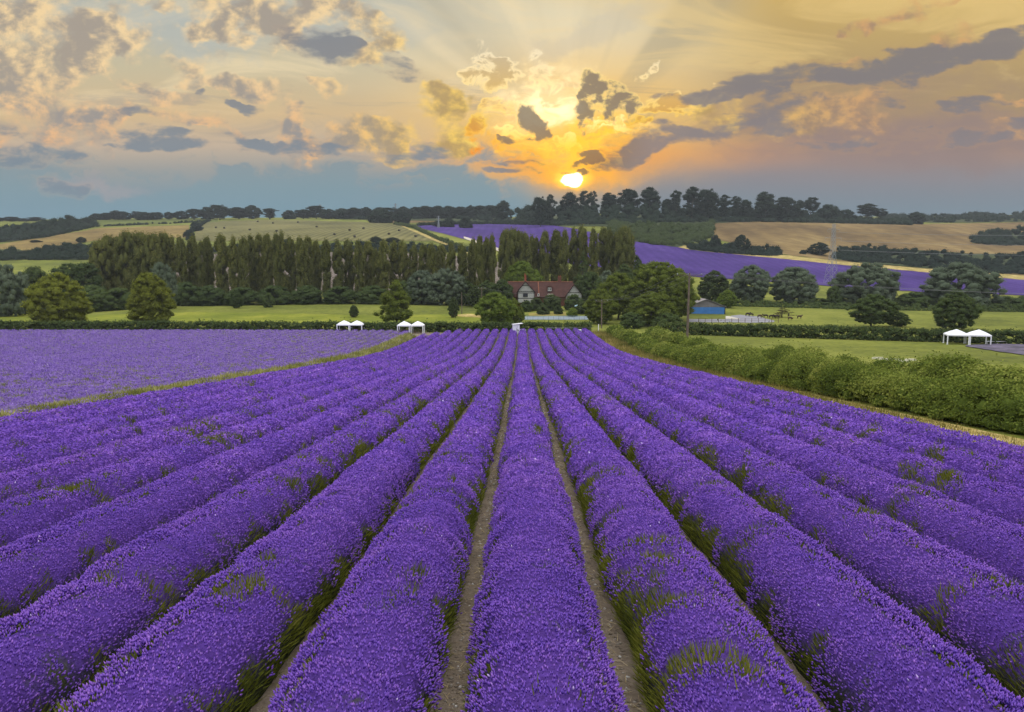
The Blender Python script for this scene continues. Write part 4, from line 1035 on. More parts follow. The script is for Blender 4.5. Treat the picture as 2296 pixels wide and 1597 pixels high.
# --- trees along the skyline, left part
for i, (x, yt, w) in enumerate([(10,486,28),(36,484,34),(64,487,30),(95,489,24),(225,477,26),(247,475,26),(268,474,26),(290,473,28),(312,472,28),(334,473,28),(358,474,30),(384,477,26),(415,472,28),(446,470,30),(472,466,34),(500,461,30),
                               (543,464,36),(571,459,38),(614,469,30),(656,471,28),(688,470,34),(712,463,40),(744,468,36)]):
    tree(['ridge','layered','ridge','shrub','round'][(i*7) % 5], 'hill_tree', x+rng.uniform(-3, 3), 985+rng.uniform(-15, 15), yt+rng.uniform(-2.5, 2.5), w*rng.uniform(1.0, 1.4), 'leaf_hill', '%s tree from the left along the left-hand skyline' % ORD[i], 'trees on the left skyline')
for i, (x, yt, w) in enumerate([(775,468,34),(800,466,34),(826,465,36),(852,466,34),(880,466,34),(908,463,34),(934,464,34),(958,464,34),(982,463,36),(1006,461,36),(1030,461,36),(1054,460,36),(1078,460,34),(1102,459,34)]):
    tree(['shrub','round','ridge'][(i*5) % 3], 'hill_tree', x+rng.uniform(-3, 3), 975, yt+rng.uniform(-2.5, 2.5), w*rng.uniform(1.1, 1.5), 'leaf_hill', '%s tree from the left in the even wood edge on the middle skyline' % ORD[i], 'trees on the middle skyline')
tree('ridge', 'hill_tree', 1129, 905, 450, 36, 'leaf_hill', 'taller round tree at the right end of the even wood edge on the skyline')
tree('shrub', 'hill_tree', 858, 840, 469, 58, 'leaf_hill', 'broad dark tree standing on the top edge of the stubble field')
tree('shrub', 'hill_tree', 906, 830, 474, 42, 'leaf_hill', 'dark tree right of the broad one on the top edge of the stubble field')
# --- trees on the right-hand ridge
ridge = [('ridge',1211,440,28),('layered',1233,436,22),('ridge',1278,431,38),('layered',1307,428,30),('layered',1328,428,18),('ridge',1364,432,38),('ridge',1406,424,44),('ridge',1452,420,48),('layered',1491,446,26),('layered',1511,425,26),('layered',1547,419,36),('ridge',1587,423,40),
         ('layered',1624,437,26),('layered',1648,440,26),('ridge',1672,448,34),('ridge',1715,430,46),('ridge',1758,442,42),('layered',1791,449,24),('umbrella',1817,443,34),('shrub',1858,459,50),('shrub',1896,470,40),('umbrella',1943,457,46),('umbrella',1970,468,34),('shrub',2054,475,36)]
for i, (kd, x, yt, w) in enumerate(ridge):
    tree(kd, 'hill_tree', x, 735+rng.uniform(-12, 12), yt, w*1.12, 'leaf_hill', '%s tall tree from the left on the wooded right-hand ridge' % ORD[i], 'trees on the right ridge',
         ybase=None if x < 1580 else float(np.interp(x, [1580, 1700, 1850, 2000, 2060], [496, 496.5, 498, 501, 503])))
# --- hill trees and copses that stand apart
for (x, Y, yt, w, kd, mt, lb) in [(88,645,538,22,'round','leaf_hill','small round tree on the left end of the dark copse before the wheat'),(190,640,531,20,'round','leaf_hill','second small round tree above the dark copse before the wheat'),
        (1658,560,526,36,'round','leaf_hill','rounded dark tree on the bank above the hill lavender'),(1600,560,527,24,'shrub','leaf_hill','dark bush left of the rounded tree above the hill lavender'),
        (1833,580,543,44,'round','leaf_hill','dark tree left of the pylon above the hill lavender'),(1797,575,560,14,'shrub','leaf_hill','small dark bush between the bank and the pylon'),
        (1008,780,489,28,'shrub','leaf_hill','dark tree in the hedge above the hill lavender'),(985,780,494,24,'shrub','leaf_hill','dark bush left end of the hedge above the hill lavender'),(1045,770,487,30,'shrub','leaf_hill','round dark tree right in the hedge above the hill lavender'),
        (203,820,489,24,'ridge','leaf_hill','tall dark tree at the right end of the left hillside wood'),(445,760,497,26,'shrub','leaf_hill','dark bush in the hedge between wheat and stubble'),(430,680,515,22,'shrub','leaf_hill','lower dark bush in the hedge between wheat and stubble'),
        (845,560,530,26,'round','leaf_hill','tree left in the hedge below the stubble field'),(882,560,532,30,'round','leaf_hill','round tree right in the hedge below the stubble field'),(990,790,505,16,'shrub','leaf_hill','low bush at the top of the field margin')]:
    tree(kd, 'hill_tree', x, Y, yt, w*1.1, mt, lb)
# ------------------------------------------------------------------ woods and hedges
def clumps_seen(pts_fn, n, jx=0): pass
def wood(name, top, bot, n, mat, label, lift=.35, rpx=9.0, leafpx=2.4, dens=60, kind='stuff', cat='wood', ground=None):
    """a wood seen as one mass: clumps on the land between two lines, standing up to the top line"""
    x0 = max(top[0][0], bot[0][0]); x1 = min(top[-1][0], bot[-1][0])
    n = int(n*1.5); xs = rng.uniform(x0, x1, n); q = rng.random(n)**1.0
    yt = curve(top, xs)+(fbm(xs/14.0, xs*0+len(label), 8, 3)-.5)*7; yb = curve(bot, xs)
    y = yb+(yt-yb)*q
    # ground under it: distance runs from the near edge to the far one
    Pn = hit(xs, yb)
    if ground is None: Yf = Pn[:, 1]*(1+.0)
    Yc = Pn[:, 1]+q*lift*Pn[:, 1]
    u_, t_ = ut(xs, y)
    Z = ZC-t_*Yc
    rad = rpx/FOC*Yc*rng.uniform(.6, 1.35, n)
    cen = np.stack([u_*Yc, Yc, np.maximum(Z-rad*.8, gz(u_*Yc, Yc)+rad*.3)], 1)
    qd = puffs(cen, rad, leafpx/FOC*Yc, dens, (1,1,.9), .3, fill=.15)
    o = link(name, crown_mesh(name, qd, cores(cen, rad, (1,1,.9), .82)), M[mat])
    tag(o, label, cat, kind=kind)
    return o
wood('woodland', [(1150,462),(1190,456),(1240,458),(1300,458),(1380,458),(1460,450),(1540,462),(1620,462),(1700,463),(1800,469),(1880,479),(1960,485),(2040,492)],
     [(1150,503),(1250,506),(1380,503),(1500,500),(1600,499),(1700,498),(1850,500),(2040,505)], 620, 'leaf_hill', 'dark undergrowth wood along the right-hand ridge', .06)
wood('scrub_wood', [(1365,512),(1395,496),(1430,491),(1500,494),(1560,500),(1592,512),(1598,522)], [(1365,520),(1400,537),(1470,550),(1520,552),(1560,548),(1598,526)], 300, 'leaf_scrub', 'green scrub covering the slope below the right-hand ridge', .16)
wood('hill_hedge', [(1545,545),(1580,537),(1620,540),(1690,541),(1740,547),(1753,560)], [(1545,560),(1620,568),(1700,574),(1753,574)], 90, 'leaf_hill', 'dark bushy hedge between hill lavender and right-hand wheat', .02, kind=None, cat='hedge')
wood('copse', [(1872,566),(1885,548),(1930,545),(1990,545),(2030,552),(2100,556),(2180,562),(2250,565),(2300,560),(2420,560)], [(1872,582),(1930,590),(2000,592),(2080,603),(2180,612),(2300,616),(2420,620)], 330, 'leaf_hill', 'dark copse on the slope above the hill lavender right of the pylon', .06)
wood('copse', [(2180,530),(2200,515),(2240,508),(2270,502),(2300,498),(2440,490)], [(2180,546),(2240,551),(2300,552),(2440,552)], 150, 'leaf_hill', 'dark copse in the wheat at the right edge', .05)
wood('woodland', [(1975,478),(2060,477),(2140,477),(2200,474),(2260,474),(2420,470)], [(1975,493),(2100,500),(2296,497),(2420,497)], 300, 'leaf_hill', 'far blue-dark wood on the right-hand skyline', .25, 6)
wood('woodland', [(760,474),(900,470),(1000,468),(1150,466)], [(760,491),(860,494),(1000,490),(1150,500)], 260, 'leaf_hill', 'dark wood filling the middle skyline', .08, 6)
wood('hillside_wood', [(-80,508),(0,504),(60,499),(110,490),(150,478),(190,482),(212,490)], [(-80,545),(20,542),(100,533),(150,522),(212,508)], 260, 'leaf_hill', 'dark wood on the left hillside above the wheat', .06)
wood('copse', [(-80,552),(10,548),(40,551),(55,560),(60,570)], [(-80,585),(30,584),(60,580)], 80, 'leaf_hill', 'dark clipped copse at the left edge below the wheat', .04)
wood('copse', [(45,570),(70,552),(110,545),(180,541),(230,538),(260,540)], [(45,580),(70,583),(150,583),(260,581)], 180, 'leaf_hill', 'long dark clipped copse below the wheat', .06)
wood('hedgerow', [(330,546),(480,545),(560,540),(640,533),(700,540),(760,540),(850,536),(930,540),(1000,545),(1060,550)], [(330,566),(700,566),(1060,566)], 260, 'leaf_hill', 'dark tree hedge below the stubble field behind the poplars', .02, kind=None, cat='hedge')
wood('hedgerow', [(885,499),(930,506),(985,528),(1040,548),(1085,560)], [(885,504),(930,512),(985,540),(1040,562),(1085,572)], 130, 'leaf_scrub', 'hedge running down between the stubble and the hill lavender', .01, 5, kind=None, cat='hedge')
wood('hedgerow', [(938,499),(1000,496),(1060,493),(1130,492),(1200,490)], [(938,507),(1000,504),(1100,503),(1200,505)], 110, 'leaf_hill', 'dark hedge along the top of the hill lavender', .01, 5, kind=None, cat='hedge')
wood('hedgerow', [(215,504),(300,500),(380,497),(470,492)], [(215,509),(300,505),(380,502),(470,497)], 60, 'leaf_hill', 'thin dark hedge between the green strip and the left wheat', .005, 3, 2.0, kind=None, cat='hedge')
wood('hedgerow', [(418,530),(428,508),(440,498),(470,490)], [(418,540),(428,530),(440,512),(470,495)], 50, 'leaf_hill', 'dark hedge climbing between the wheat and the stubble', .01, 4, 2.0, kind=None, cat='hedge')
wood('hedgerow', [(1560,668),(1700,672),(1850,676),(2000,680),(2300,676),(2420,676)], [(1560,686),(1700,688),(1850,692),(2000,696),(2300,700),(2420,700)], 330, 'leaf_dark', 'dark hedge behind the cow pasture under the willows', .01, 5, 2.4, kind=None, cat='hedge')
def hedge(name, path, width, hgt, mat, label, leaf=.14, per_m=120, bump=.35, near=None, cat='hedge', drop_=1.0):
    """a hedge along a path of (x, y) points in metres"""
    P2 = np.array(path, float); seg = np.linalg.norm(np.diff(P2, axis=0), axis=1); cum = np.concatenate([[0], np.cumsum(seg)])
    L = cum[-1]
    s = []; d = 0
    while d < L:
        y = np.interp(d, cum, P2[:, 1]); s.append(d); d += .34*max(.5, min(width, hgt)*.5)*(1+max(0, abs(y)-60)/160)
    s = np.array(s); n = len(s); K = 7
    sx = np.interp(s, cum, P2[:, 0]); sy = np.interp(s, cum, P2[:, 1])
    i = np.clip(np.searchsorted(cum, s)-1, 0, len(seg)-1); tx = np.diff(P2[:, 0])[i]/seg[i]; ty = np.diff(P2[:, 1])[i]/seg[i]
    cen = []; rad = []
    wob = fbm(s/5.5, s*0+len(label)*1.7, 91, 3); wob2 = fbm(s/2.1, s*0+3, 92, 2)
    for j in range(n):
        hh = hgt*(1+bump*(wob[j]-.5)*1.6+bump*.7*(wob2[j]-.5)); ww = width*(1+bump*(wob2[j]-.5)*1.2)
        for q in range(K):
            a = rng.uniform(-.05, 1.05)*math.pi; r = rng.uniform(.24, .42)*min(ww, hh)*.9
            o = math.cos(a)*(ww/2-r*.7); z = max(r*.5, abs(math.sin(a))**.6*(hh-r*.8))
            if q == 0: z = r*.6
            X = sx[j]-ty[j]*o+rng.normal(0,.15); Y = sy[j]+tx[j]*o+rng.normal(0,.15)
            cen.append((X, Y, z)); rad.append(r)
    cen = np.array(cen); rad = np.array(rad); cen[:, 2] += gz(cen[:, 0], cen[:, 1])
    dist = np.maximum(np.abs(cen[:, 1]), 12)
    lf = np.maximum(leaf, dist*.0026)
    # leaves per clump follow its area and the leaf size
    cnt = np.clip((per_m*.01*4*math.pi*rad**2/(lf**2)*.62), 8, 1200)
    idx = np.repeat(np.arange(len(cen)), cnt.astype(int)); m = len(idx)
    dd = unit(rng.normal(size=(m, 3))); dd[:, 2] = np.abs(dd[:, 2])*.35+dd[:, 2]*.65
    Pc = cen[idx]+dd*(rad[idx]*rng.uniform(.75, 1.15, m))[:, None]
    stray = rng.random(m) < .035                       # stray shoots above and beside the clumps
    Pc[stray] += (dd*np.array([.6,.6,1.0])+np.array([0,0,.5]))[stray]*(rng.random(stray.sum())**1.6*.55*(1+lf[idx][stray]))[:, None]
    nn = unit(dd+np.array([0,0,.35])+rng.normal(0,.55,(m,3)))
    ct = np.clip(.42+1.25*(fbm(cen[:,0]/3.0+cen[:,1]/4.0, cen[:,1]/3.0, 95, 3)-.5)+rng.normal(0,.10,len(cen)), 0, 1)
    tint = np.clip(ct[idx]+rng.normal(0,.13,m), 0, 1)
    o = link(name, crown_mesh(name, leaf_quads(Pc, nn, lf[idx], tint), cores(cen, rad, (1,1,1), .66)), M[mat])
    return tag(o, label, cat)
def along(x0, x1, Y0, Y1, step=4.0):
    n = max(2, int((Y1-Y0)/step)); return [(x0+(x1-x0)*i/(n-1), Y0+(Y1-Y0)*i/(n-1)) for i in range(n)]
hedge('field_hedge', along(21.2, 21.2, 12, 152), 2.9, 2.0, 'leaf_hedge', 'broad overgrown bright green hedge beside the golden verge of the lavender', .13, 150, .5)
hedge('lane_hedge', along(26.0, 27.2, 62, 146), 2.4, 2.2, 'leaf_hedge', 'second green hedge on the far side of the narrow lane', .18, 130, .5)
hedge('lane_hedge', along(27.0, 26.2, 10, 58), 3.0, 2.1, 'leaf_hedge', 'green hedge along the near right pasture behind the overgrown hedge', .18, 130, .55)
def seen_line(pts, Y0=None):
    """points on the ground where the camera sees them"""
    return [tuple(p[:2]) for p in hit(np.array([q[0] for q in pts], float), np.array([q[1] for q in pts], float))]
lineL = seen_line([(-200,741.5),(0,741.5),(300,742),(600,743),(900,744.5),(1150,745),(1325,744.5)])
hedge('dark_hedge', lineL, 2.0, 2.3, 'leaf_dark', 'long clipped dark hedge across the foot of the lavender fields', .25, 100, .12)
lineR = seen_line([(1480,748),(1600,752),(1800,758),(2000,764),(2296,772),(2500,777)])
hedge('dark_hedge', lineR, 2.0, 2.6, 'leaf_dark', 'clipped dark hedge between the two right-hand pastures', .25, 100, .14)
# ------------------------------------------------------------------ verge, lane, yard
strip('verge', lambda Y: row_x(7.46, Y), lambda Y: row_x(7.46, Y)+4.6+0*Y, 3, 158, M['verge_gold'], .05, 6, 160)
n = 40000
Yp = 8+rng.random(n)**1.9*148; Xp = row_x(7.55, Yp)+rng.random(n)**.9*4.0
nn = len(Yp); sz = .10*np.maximum(Yp/18, 1)**.8
Dd = unit(np.stack([rng.normal(0,.35,nn), rng.normal(0,.35,nn), np.ones(nn)], 1))
g_ = blades(np.stack([Xp, Yp, gz(Xp, Yp)+.03], 1), Dd, sz*rng.uniform(.8,2.2,nn), sz*rng.uniform(.10,.22,nn), np.clip(.35+.9*(fbm(Xp/1.4, Yp/2.2, 41, 3)-.5)+.05*(Xp-row_x(7.5, Yp)-1.5)*-1+rng.normal(0,.16,nn), 0, 1))
M['dry_grass'] = lav_mat('dry_grass', [(0, C(.10,.110,.025)), (.35, C(.22,.19,.055)), (.7, C(.42,.33,.12)), (1, C(.60,.49,.24))])
tag(link('grass', npmesh('grass', *g_), M['dry_grass']), 'dry golden grass of the verge', 'grass', kind='stuff')
M['asphalt'] = plain('asphalt', (.20,.20,.22), .9, .25, 1.0)
strip('lane', lambda Y: 22.6+0*Y, lambda Y: 24.4+0*Y, 20, 165, M['asphalt'], .05, 4, 80)
M['concrete'] = plain('concrete', (.25,.245,.27), .9, .2, .4)
M['concrete_light'] = plain('concrete_light', (.52,.48,.40), .9, .15, .3)
patch('concrete_yard', [(1540,715.5),(1626,716),(1640,708),(1660,706),(1700,710),(1735,719)], [(1540,722.5),(1626,723),(1660,723.5),(1700,724),(1735,723)], M['concrete'], .06, 6)
patch('concrete_yard', [(1627,709),(1634,709),(1660,716)], [(1627,716),(1634,716.4),(1660,716.8)], M['concrete_light'], .12, 4)
M['court'] = plain('court', (.24,.29,.33), .8, .15, .5)
patch('court_ground', [(1158,711),(1220,709.5),(1320,709.5)], [(1158,717),(1220,717),(1320,716.5)], M['court'], .05, 5)
M['bed_yellow'] = grass_mat('garden_grass', [(0, C(.14,.13,.03)), (.5, C(.24,.20,.05)), (1, C(.34,.27,.09))], .2, 1.2, .4)
patch('garden_lawn', [(1185,702),(1270,700)], [(1185,709),(1270,708)], M['bed_yellow'], .07, 4)
M['lav_grey'] = grass_mat('lavender_bed', [(0, C(.06,.055,.07)), (.5, C(.11,.095,.13)), (1, C(.18,.15,.22))], .3, 1.4, .6)
patch('lavender_bed', [(2165,775),(2230,772),(2420,776)], [(2165,777),(2230,788),(2296,797),(2420,806)], M['lav_grey'], .12, 6)
patch('bright_meadow', [(0,704),(200,707),(420,700),(640,703),(860,708),(1080,702)], [(0,727),(400,729),(800,731),(1080,731)], grass_mat('meadow', [(0, C(0.103,0.130,0.016)), (.4, C(0.146,0.169,0.019)), (.7, C(0.188,0.206,0.022)), (1, C(0.255,0.250,0.036))], .06, .6), .05, 8)
patch('chalk_track', [(1010,708),(1050,704),(1085,708)], [(1010,709),(1050,711),(1085,713)], M['verge_gold'], .10, 4)

# ------------------------------------------------------------------ gazebos
def gazebo(cx, cy, w, d, leg_h, peak, rz, label):
    z = g1z(cx, cy); root = empty('gazebo', (cx, cy, z), rz)
    tag(root, label, 'gazebo', 'white gazebos around the lavender')
    c = MB(); hw, hd = w/2, d/2; t = .06
    eave = [(-hw,-hd,leg_h),(hw,-hd,leg_h),(hw,hd,leg_h),(-hw,hd,leg_h)]
    mids = [(x*.55, y*.55, leg_h+(peak-leg_h)*.52) for x, y, _ in eave]
    vs = eave+mids+[(0,0,peak)]+[(x, y, z_-.22) for x, y, z_ in eave]
    fs = [(0,1,5,4),(1,2,6,5),(2,3,7,6),(3,0,4,7),(4,5,8),(5,6,8),(6,7,8),(7,4,8),(9,10,1,0),(10,11,2,1),(11,12,3,2),(12,9,0,3)]
    c.add(vs, fs); can = c.build('canopy', M['white_cloth'], root)
    sm = can.modifiers.new('thick', 'SOLIDIFY'); sm.thickness = .03; sm.offset = -1
    for sx_ in (-1, 1):
        for sy_ in (-1, 1):
            b = MB(); b.box((0,0,leg_h/2-.06), (.17,.17,leg_h-.12)); b.box((0,0,.02), (.26,.26,.04))
            b.build('leg', M['white_cloth'], root, (sx_*(hw-.10), sy_*(hd-.10), 0))
    return root
def picnic(cx, cy, rz, label):
    z = g1z(cx, cy); root = empty('picnic_table', (cx, cy, z), rz); tag(root, label, 'picnic table', 'picnic tables under the gazebos')
    b = MB()
    for i in range(5): b.box((0, -.32+i*.16, .74), (1.8,.14,.04))
    b.build('table_top', M['wood_brown'], root)
    for s in (-1, 1):
        b = MB(); b.box((0, s*.66, .44), (1.8,.26,.04)); b.build('bench', M['wood_brown'], root)
    for s in (-1, 1):
        b = MB(); b.bar((s*.6,-.62,0), (s*.6,-.2,.72), .08); b.bar((s*.6,.62,0), (s*.6,.2,.72), .08); b.bar((s*.6,-.7,.40), (s*.6,.7,.40), .07); b.build('leg_frame', M['wood_brown'], root)
for (x, y, lb, lb2) in [(769.5,746,'left white gazebo of the pair left of the ovate tree','picnic table under the leftmost white gazebo'),(798.5,746,'right white gazebo of the pair left of the ovate tree','picnic table under the second white gazebo from the left'),
                  (905,748,'left white gazebo of the pair in front of the ovate tree','picnic table under the third white gazebo from the left'),(935.5,748,'right white gazebo of the pair in front of the ovate tree','picnic table under the fourth white gazebo from the left')]:
    p = hit(x, y)[0]; w = 28.6/FOC*p[1]
    gazebo(p[0], p[1]+w*.4, w, w*.9, 1.78, 2.62, -.02, lb); picnic(p[0], p[1]+w*.45, .05, lb2)
for (x, y, w, lb) in [(2149,772,60,'left white gazebo of the pair standing on the right-hand pasture'),(2199,773,58,'right white gazebo of the pair standing on the right-hand pasture')]:
    p = hit(x, y)[0]; ww = w*.74/FOC*p[1]
    gazebo(p[0], p[1]+.8, ww, ww*.9, 1.75, 2.65, -.32, lb)
p = hit(2235, 771)[0]
def trestle(cx, cy, rz):
    root = empty('bench_table', (cx, cy, g1z(cx, cy)), rz); tag(root, 'long pale trestle bench beside the right-hand white gazebos', 'bench')
    b = MB(); b.box((0,0,.45), (4.0,.4,.05)); b.build('seat', M['white_paint'], root)
    for s in (-1.7, 0, 1.7):
        b = MB(); b.bar((s,-.18,0), (s,-.1,.43), .06); b.bar((s,.18,0), (s,.1,.43), .06); b.build('leg', M['white_paint'], root)
trestle(p[0], p[1], -.05)
# ------------------------------------------------------------------ white booth at the end of the rows
p = hit(1157, 750)[0]
z = p[2]; root = empty('ticket_booth', (p[0], p[1]-.3, z), .25)
tag(root, 'small white booth with a jutting roof at the end of the middle rows', 'booth')
b = MB(); b.box((0,0,1.05), (1.35,.9,2.1)); b.build('cabin', M['white_paint'], root)
b = MB(); b.add([(-.8,-.62,2.12),(1.35,-.62,2.30),(1.35,.62,2.30),(-.8,.62,2.12),(-.8,-.62,2.2),(1.35,-.62,2.40),(1.35,.62,2.40),(-.8,.62,2.2)], [(0,3,2,1),(4,5,6,7),(0,1,5,4),(1,2,6,5),(2,3,7,6),(3,0,4,7)]); b.build('roof', M['white_paint'], root)
b = MB(); b.box((.05,-.462,1.05), (.10,.03,.62)); b.box((.28,-.462,.95), (.12,.03,.42)); b.box((.42,-.462,.9), (.06,.03,.30)); b.box((.12,-.462,1.62), (.07,.03,.24)); b.build('notice', M['dark'], root)
b = MB(); b.tube([(.7,-.2,1.15),(1.1,-.2,1.0),(1.5,-.2,1.12),(1.75,-.2,1.05),(1.8,-.2,.8)], .03, 5); b.build('rail', M['white_paint'], root)
b = MB(); b.box((2.05,-.2,.5), (.10,.10,1.0)); b.build('post', M['white_paint'], root)
# gate and small posts
def bollard(x, y, h, w, label, name='marker_post', mat='white_paint'):
    p = hit(x, y)[0]; b = MB(); b.box((0,0,h/2-.05), (w,w*.8,h+.1)); b.box((0,0,h+.03), (w*1.12,w*.9,.05), taper=.8)
    o = b.build(name, M[mat], None, tuple(p)); tag(o, label, 'post'); return o
bollard(1300, 750, 1.0, .62, 'squat white marker box at the end of the right-hand rows', 'marker_box')
bollard(1432, 731, .7, .6, 'small white box at the mouth of the lane', 'marker_box')
p = hit(1258, 746.5)[0]
root = empty('field_gate', (p[0], p[1]+.6, p[2]), 0); tag(root, 'long low grey metal rail gate in front of the dark hedge', 'gate')
b = MB(); [b.bar((-3.3,0,h_), (3.3,0,h_), .06) for h_ in (.95, 1.12)]; b.build('rail', M['steel'], root)
for s in (-3.3, -1.1, 1.1, 3.3):
    b = MB(); b.box((s,0,.55), (.08,.08,1.15)); b.build('post', M['steel'], root)
p = hit(1325, 747)[0]
root = empty('wire_fence', (p[0], p[1], p[2]), 0); tag(root, 'wire fence with a pale metal end post right of the rail gate', 'fence')
b = MB(); b.box((1.6,0,.95), (.14,.14,1.95)); b.build('post', M['white_paint'], root)
for s in (-3.2,-1.2):
    b = MB(); b.box((s,0,.7), (.08,.08,1.4)); b.build('post', M['wood_brown'], root)
b = MB(); [b.bar((-4.5,.05,h_), (1.6,.05,h_), .03) for h_ in (.5,.85,1.2)]; b.build('wire', M['cable'], root)

# ------------------------------------------------------------------ timbered house
M['roof_tile'] = None
def tile_mat():
    m_, n = new_mat('roof_tile'); co = obj_co(n)
    a = n.noise(co, .8, 5.0, .65); b = n.noise(co, 5.0, 4.0, .7)
    w = n.n.new('ShaderNodeTexWave'); w.bands_direction = 'Z'; n.put(w.inputs['Vector'], co); w.inputs['Scale'].default_value = 1.3; w.inputs['Distortion'].default_value = .6
    c = n.ramp(n.m('ADD', n.m('MULTIPLY', a, .6), n.m('MULTIPLY', b, .4)), [(.3, C(.050,.026,.024)), (.5, C(.080,.040,.034)), (.7, C(.125,.060,.044))])
    finish(n, princ(n, c, .9, .1, w.outputs['Fac'], .5, .05)); return m_
M['roof_tile'] = tile_mat()
M['ridge_tile'] = plain('ridge_tile', (.26,.10,.055), .9, .3, 2.0)
M['plaster'] = plain('plaster', (.80,.80,.78), .85, .08, 1.0)
M['timber'] = plain('timber', (.020,.017,.016), .8, .3, 3.0)
M['brick'] = plain('brick', (.17,.065,.045), .9, .35, 3.0)
M['brick_red'] = plain('brick_red', (.33,.095,.05), .9, .3, 3.0)
M['glass_dark'] = plain('glass_dark', (.035,.045,.055), .15, .1, 1.0, 0, .5)
M['frame_cream'] = plain('frame_cream', (.66,.62,.50), .7, .1)
M['flashing'] = plain('flashing', (.58,.62,.66), .5, .1)
HY = 238.0
PX = HY/FOC
hx0 = at(1217, HY); HB = hx0[2]
house = empty('timbered_house', (hx0[0], HY, HB), 0.0)
tag(house, 'black and white timbered house with a long red tiled roof and two gables', 'house')
def hX(x): return (x-1217)*PX
def hZ(y): return height(1217, y, HY)
zr = hZ(632.8); ze = hZ(664); xl = hX(1137); xr_ = hX(1297)
dep = 7.0
b = MB(); b.box(((xl+xr_)/2+.2, dep/2+.35, ze/2), (xr_-xl-1.0, dep-.6, ze)); b.build('wall', M['brick'], house)
b = MB()
o_ = .45; yr = dep/2
ov = [(xl,-o_,ze-.25),(xr_,-o_,ze-.25),(xr_,dep+o_,ze-.25),(xl,dep+o_,ze-.25),(xl+.25,yr,zr),(xr_-1.6,yr,zr)]
b.add(ov, [(0,1,5,4),(2,3,4,5),(1,2,5),(3,0,4),(0,3,2,1)]); roof = b.build('roof', M['roof_tile'], house)
b = MB(); b.tube([(xl+.25,yr,zr+.05),(xr_-1.6,yr,zr+.05)], .16, 6); b.build('ridge', M['ridge_tile'], roof)
b = MB(); b.tube([(hX(1208.5),-o_+.02,ze-.15),(hX(1207.5),yr,zr+.08)], .2, 5); b.build('ridge', M['ridge_tile'], roof)
def chimney(x, ytop, w, d, yb_, mat, stacks):
    zt = hZ(ytop); b = MB(); b.box((0,0,(zt-zr+1.4)/2), (w,d,zt-zr+1.4)); b.box((0,0,zt-zr+1.25), (w*1.18,d*1.18,.22)); b.box((0,0,zt-zr+.95), (w*1.1,d*1.1,.12))
    ch = b.build('chimney', M[mat], roof, (hX(x), yr+.2, zr-1.4))
    b = MB(); b.box((0,-d/2-.06,1.0), (w*1.25,.06,.16)); b.build('flashing', M['flashing'], roof, (hX(x), yr+.2, zr-1.45))
    for i in range(stacks):
        b = MB(); b.tube([(0,0,0),(0,0,.25),(0,0,.5)], [.15,.13,.15], 8); b.build('chimney_pot', M['brick_red'], roof, (hX(x)-w*.25+i*w*.5, yr+.2, zt))
chimney(1178.6, 616.5, .62, .62, 0, 'brick_red', 1)
chimney(1256, 621.5, 1.05, .8, 0, 'brick', 2)
def timber_gable(x0, x1, xa, ya, yeave, ybot, proud, ybeams, nstud, win=None):
    """a projecting gable: plaster face, studs and beams, its own roof"""
    X0, X1, XA = hX(x0), hX(x1), hX(xa); ZA, ZE, ZB = hZ(ya), hZ(yeave), hZ(ybot)
    y = -proud
    b = MB(); b.add([(X0,y,ZB),(X1,y,ZB),(X1,y,ZE),(XA,y,ZA-.15),(X0,y,ZE),(X0,yr,ZB),(X1,yr,ZB),(X1,yr,ZE),(XA,yr,ZA-.15),(X0,yr,ZE)],
                    [(0,1,2,3,4),(1,6,7,2),(5,0,4,9),(6,5,9,8,7)])
    g = b.build('gable_wall', M['plaster'], house)
    t = MB()
    for i in range(nstud+1):
        X = X0+(X1-X0)*i/nstud
        top = ZE+(ZA-.2-ZE)*(1-abs(X-XA)/(max(X1-XA, XA-X0))) if ZA > ZE else ZE
        if top-ZB > .3: t.box((min(max(X, X0+.07), X1-.07), y-.02, (ZB+top)/2), (.15,.05,top-ZB))
    for yb_ in ybeams:
        Z = hZ(yb_); f = 1.0 if Z <= ZE else (1-(Z-ZE)/(ZA-ZE))
        t.box((XA+((X0+X1)/2-XA)*f, y-.035, Z), ((X1-X0)*f, .06, .20))
    t.build('timber_frame', M['timber'], g)
    r = MB(); e = .35
    sl_ = (ZA-ZE)/max(X1-XA, .1); sl2 = (ZA-ZE)/max(XA-X0, .1)
    for s, XE, sl3 in ((1, X1, sl_), (-1, X0, sl2)):
        xe = XE+s*e; ze_ = ZE-e*sl3
        vs = [(XA,y-.4,ZA+.05),(xe,y-.4,ze_+.05),(xe,yr,ze_+.05),(XA,yr,ZA+.05)]
        vs += [(a_, b_, c_+.16) for a_, b_, c_ in vs]
        r.add(vs, [(0,1,2,3),(7,6,5,4),(0,4,5,1),(1,5,6,2),(2,6,7,3),(3,7,4,0)])
    r.build('gable_roof', M['roof_tile'], house)
    bb = MB()
    bb.bar((XA,y-.43,ZA-.02), (X1+e,y-.43,ZE-e*sl_), .2); bb.bar((XA,y-.43,ZA-.02), (X0-e,y-.43,ZE-e*sl2), .2); bb.build('barge_board', M['timber'], house)
    return y
yg = timber_gable(1161.2, 1198, 1177.6, 631.5, 653, 678, 1.6, (653, 656.5, 668.5, 640), 15)
yg2 = timber_gable(1269.5, 1303.5, 1286, 638, 661, 676, 1.4, (656,), 14)
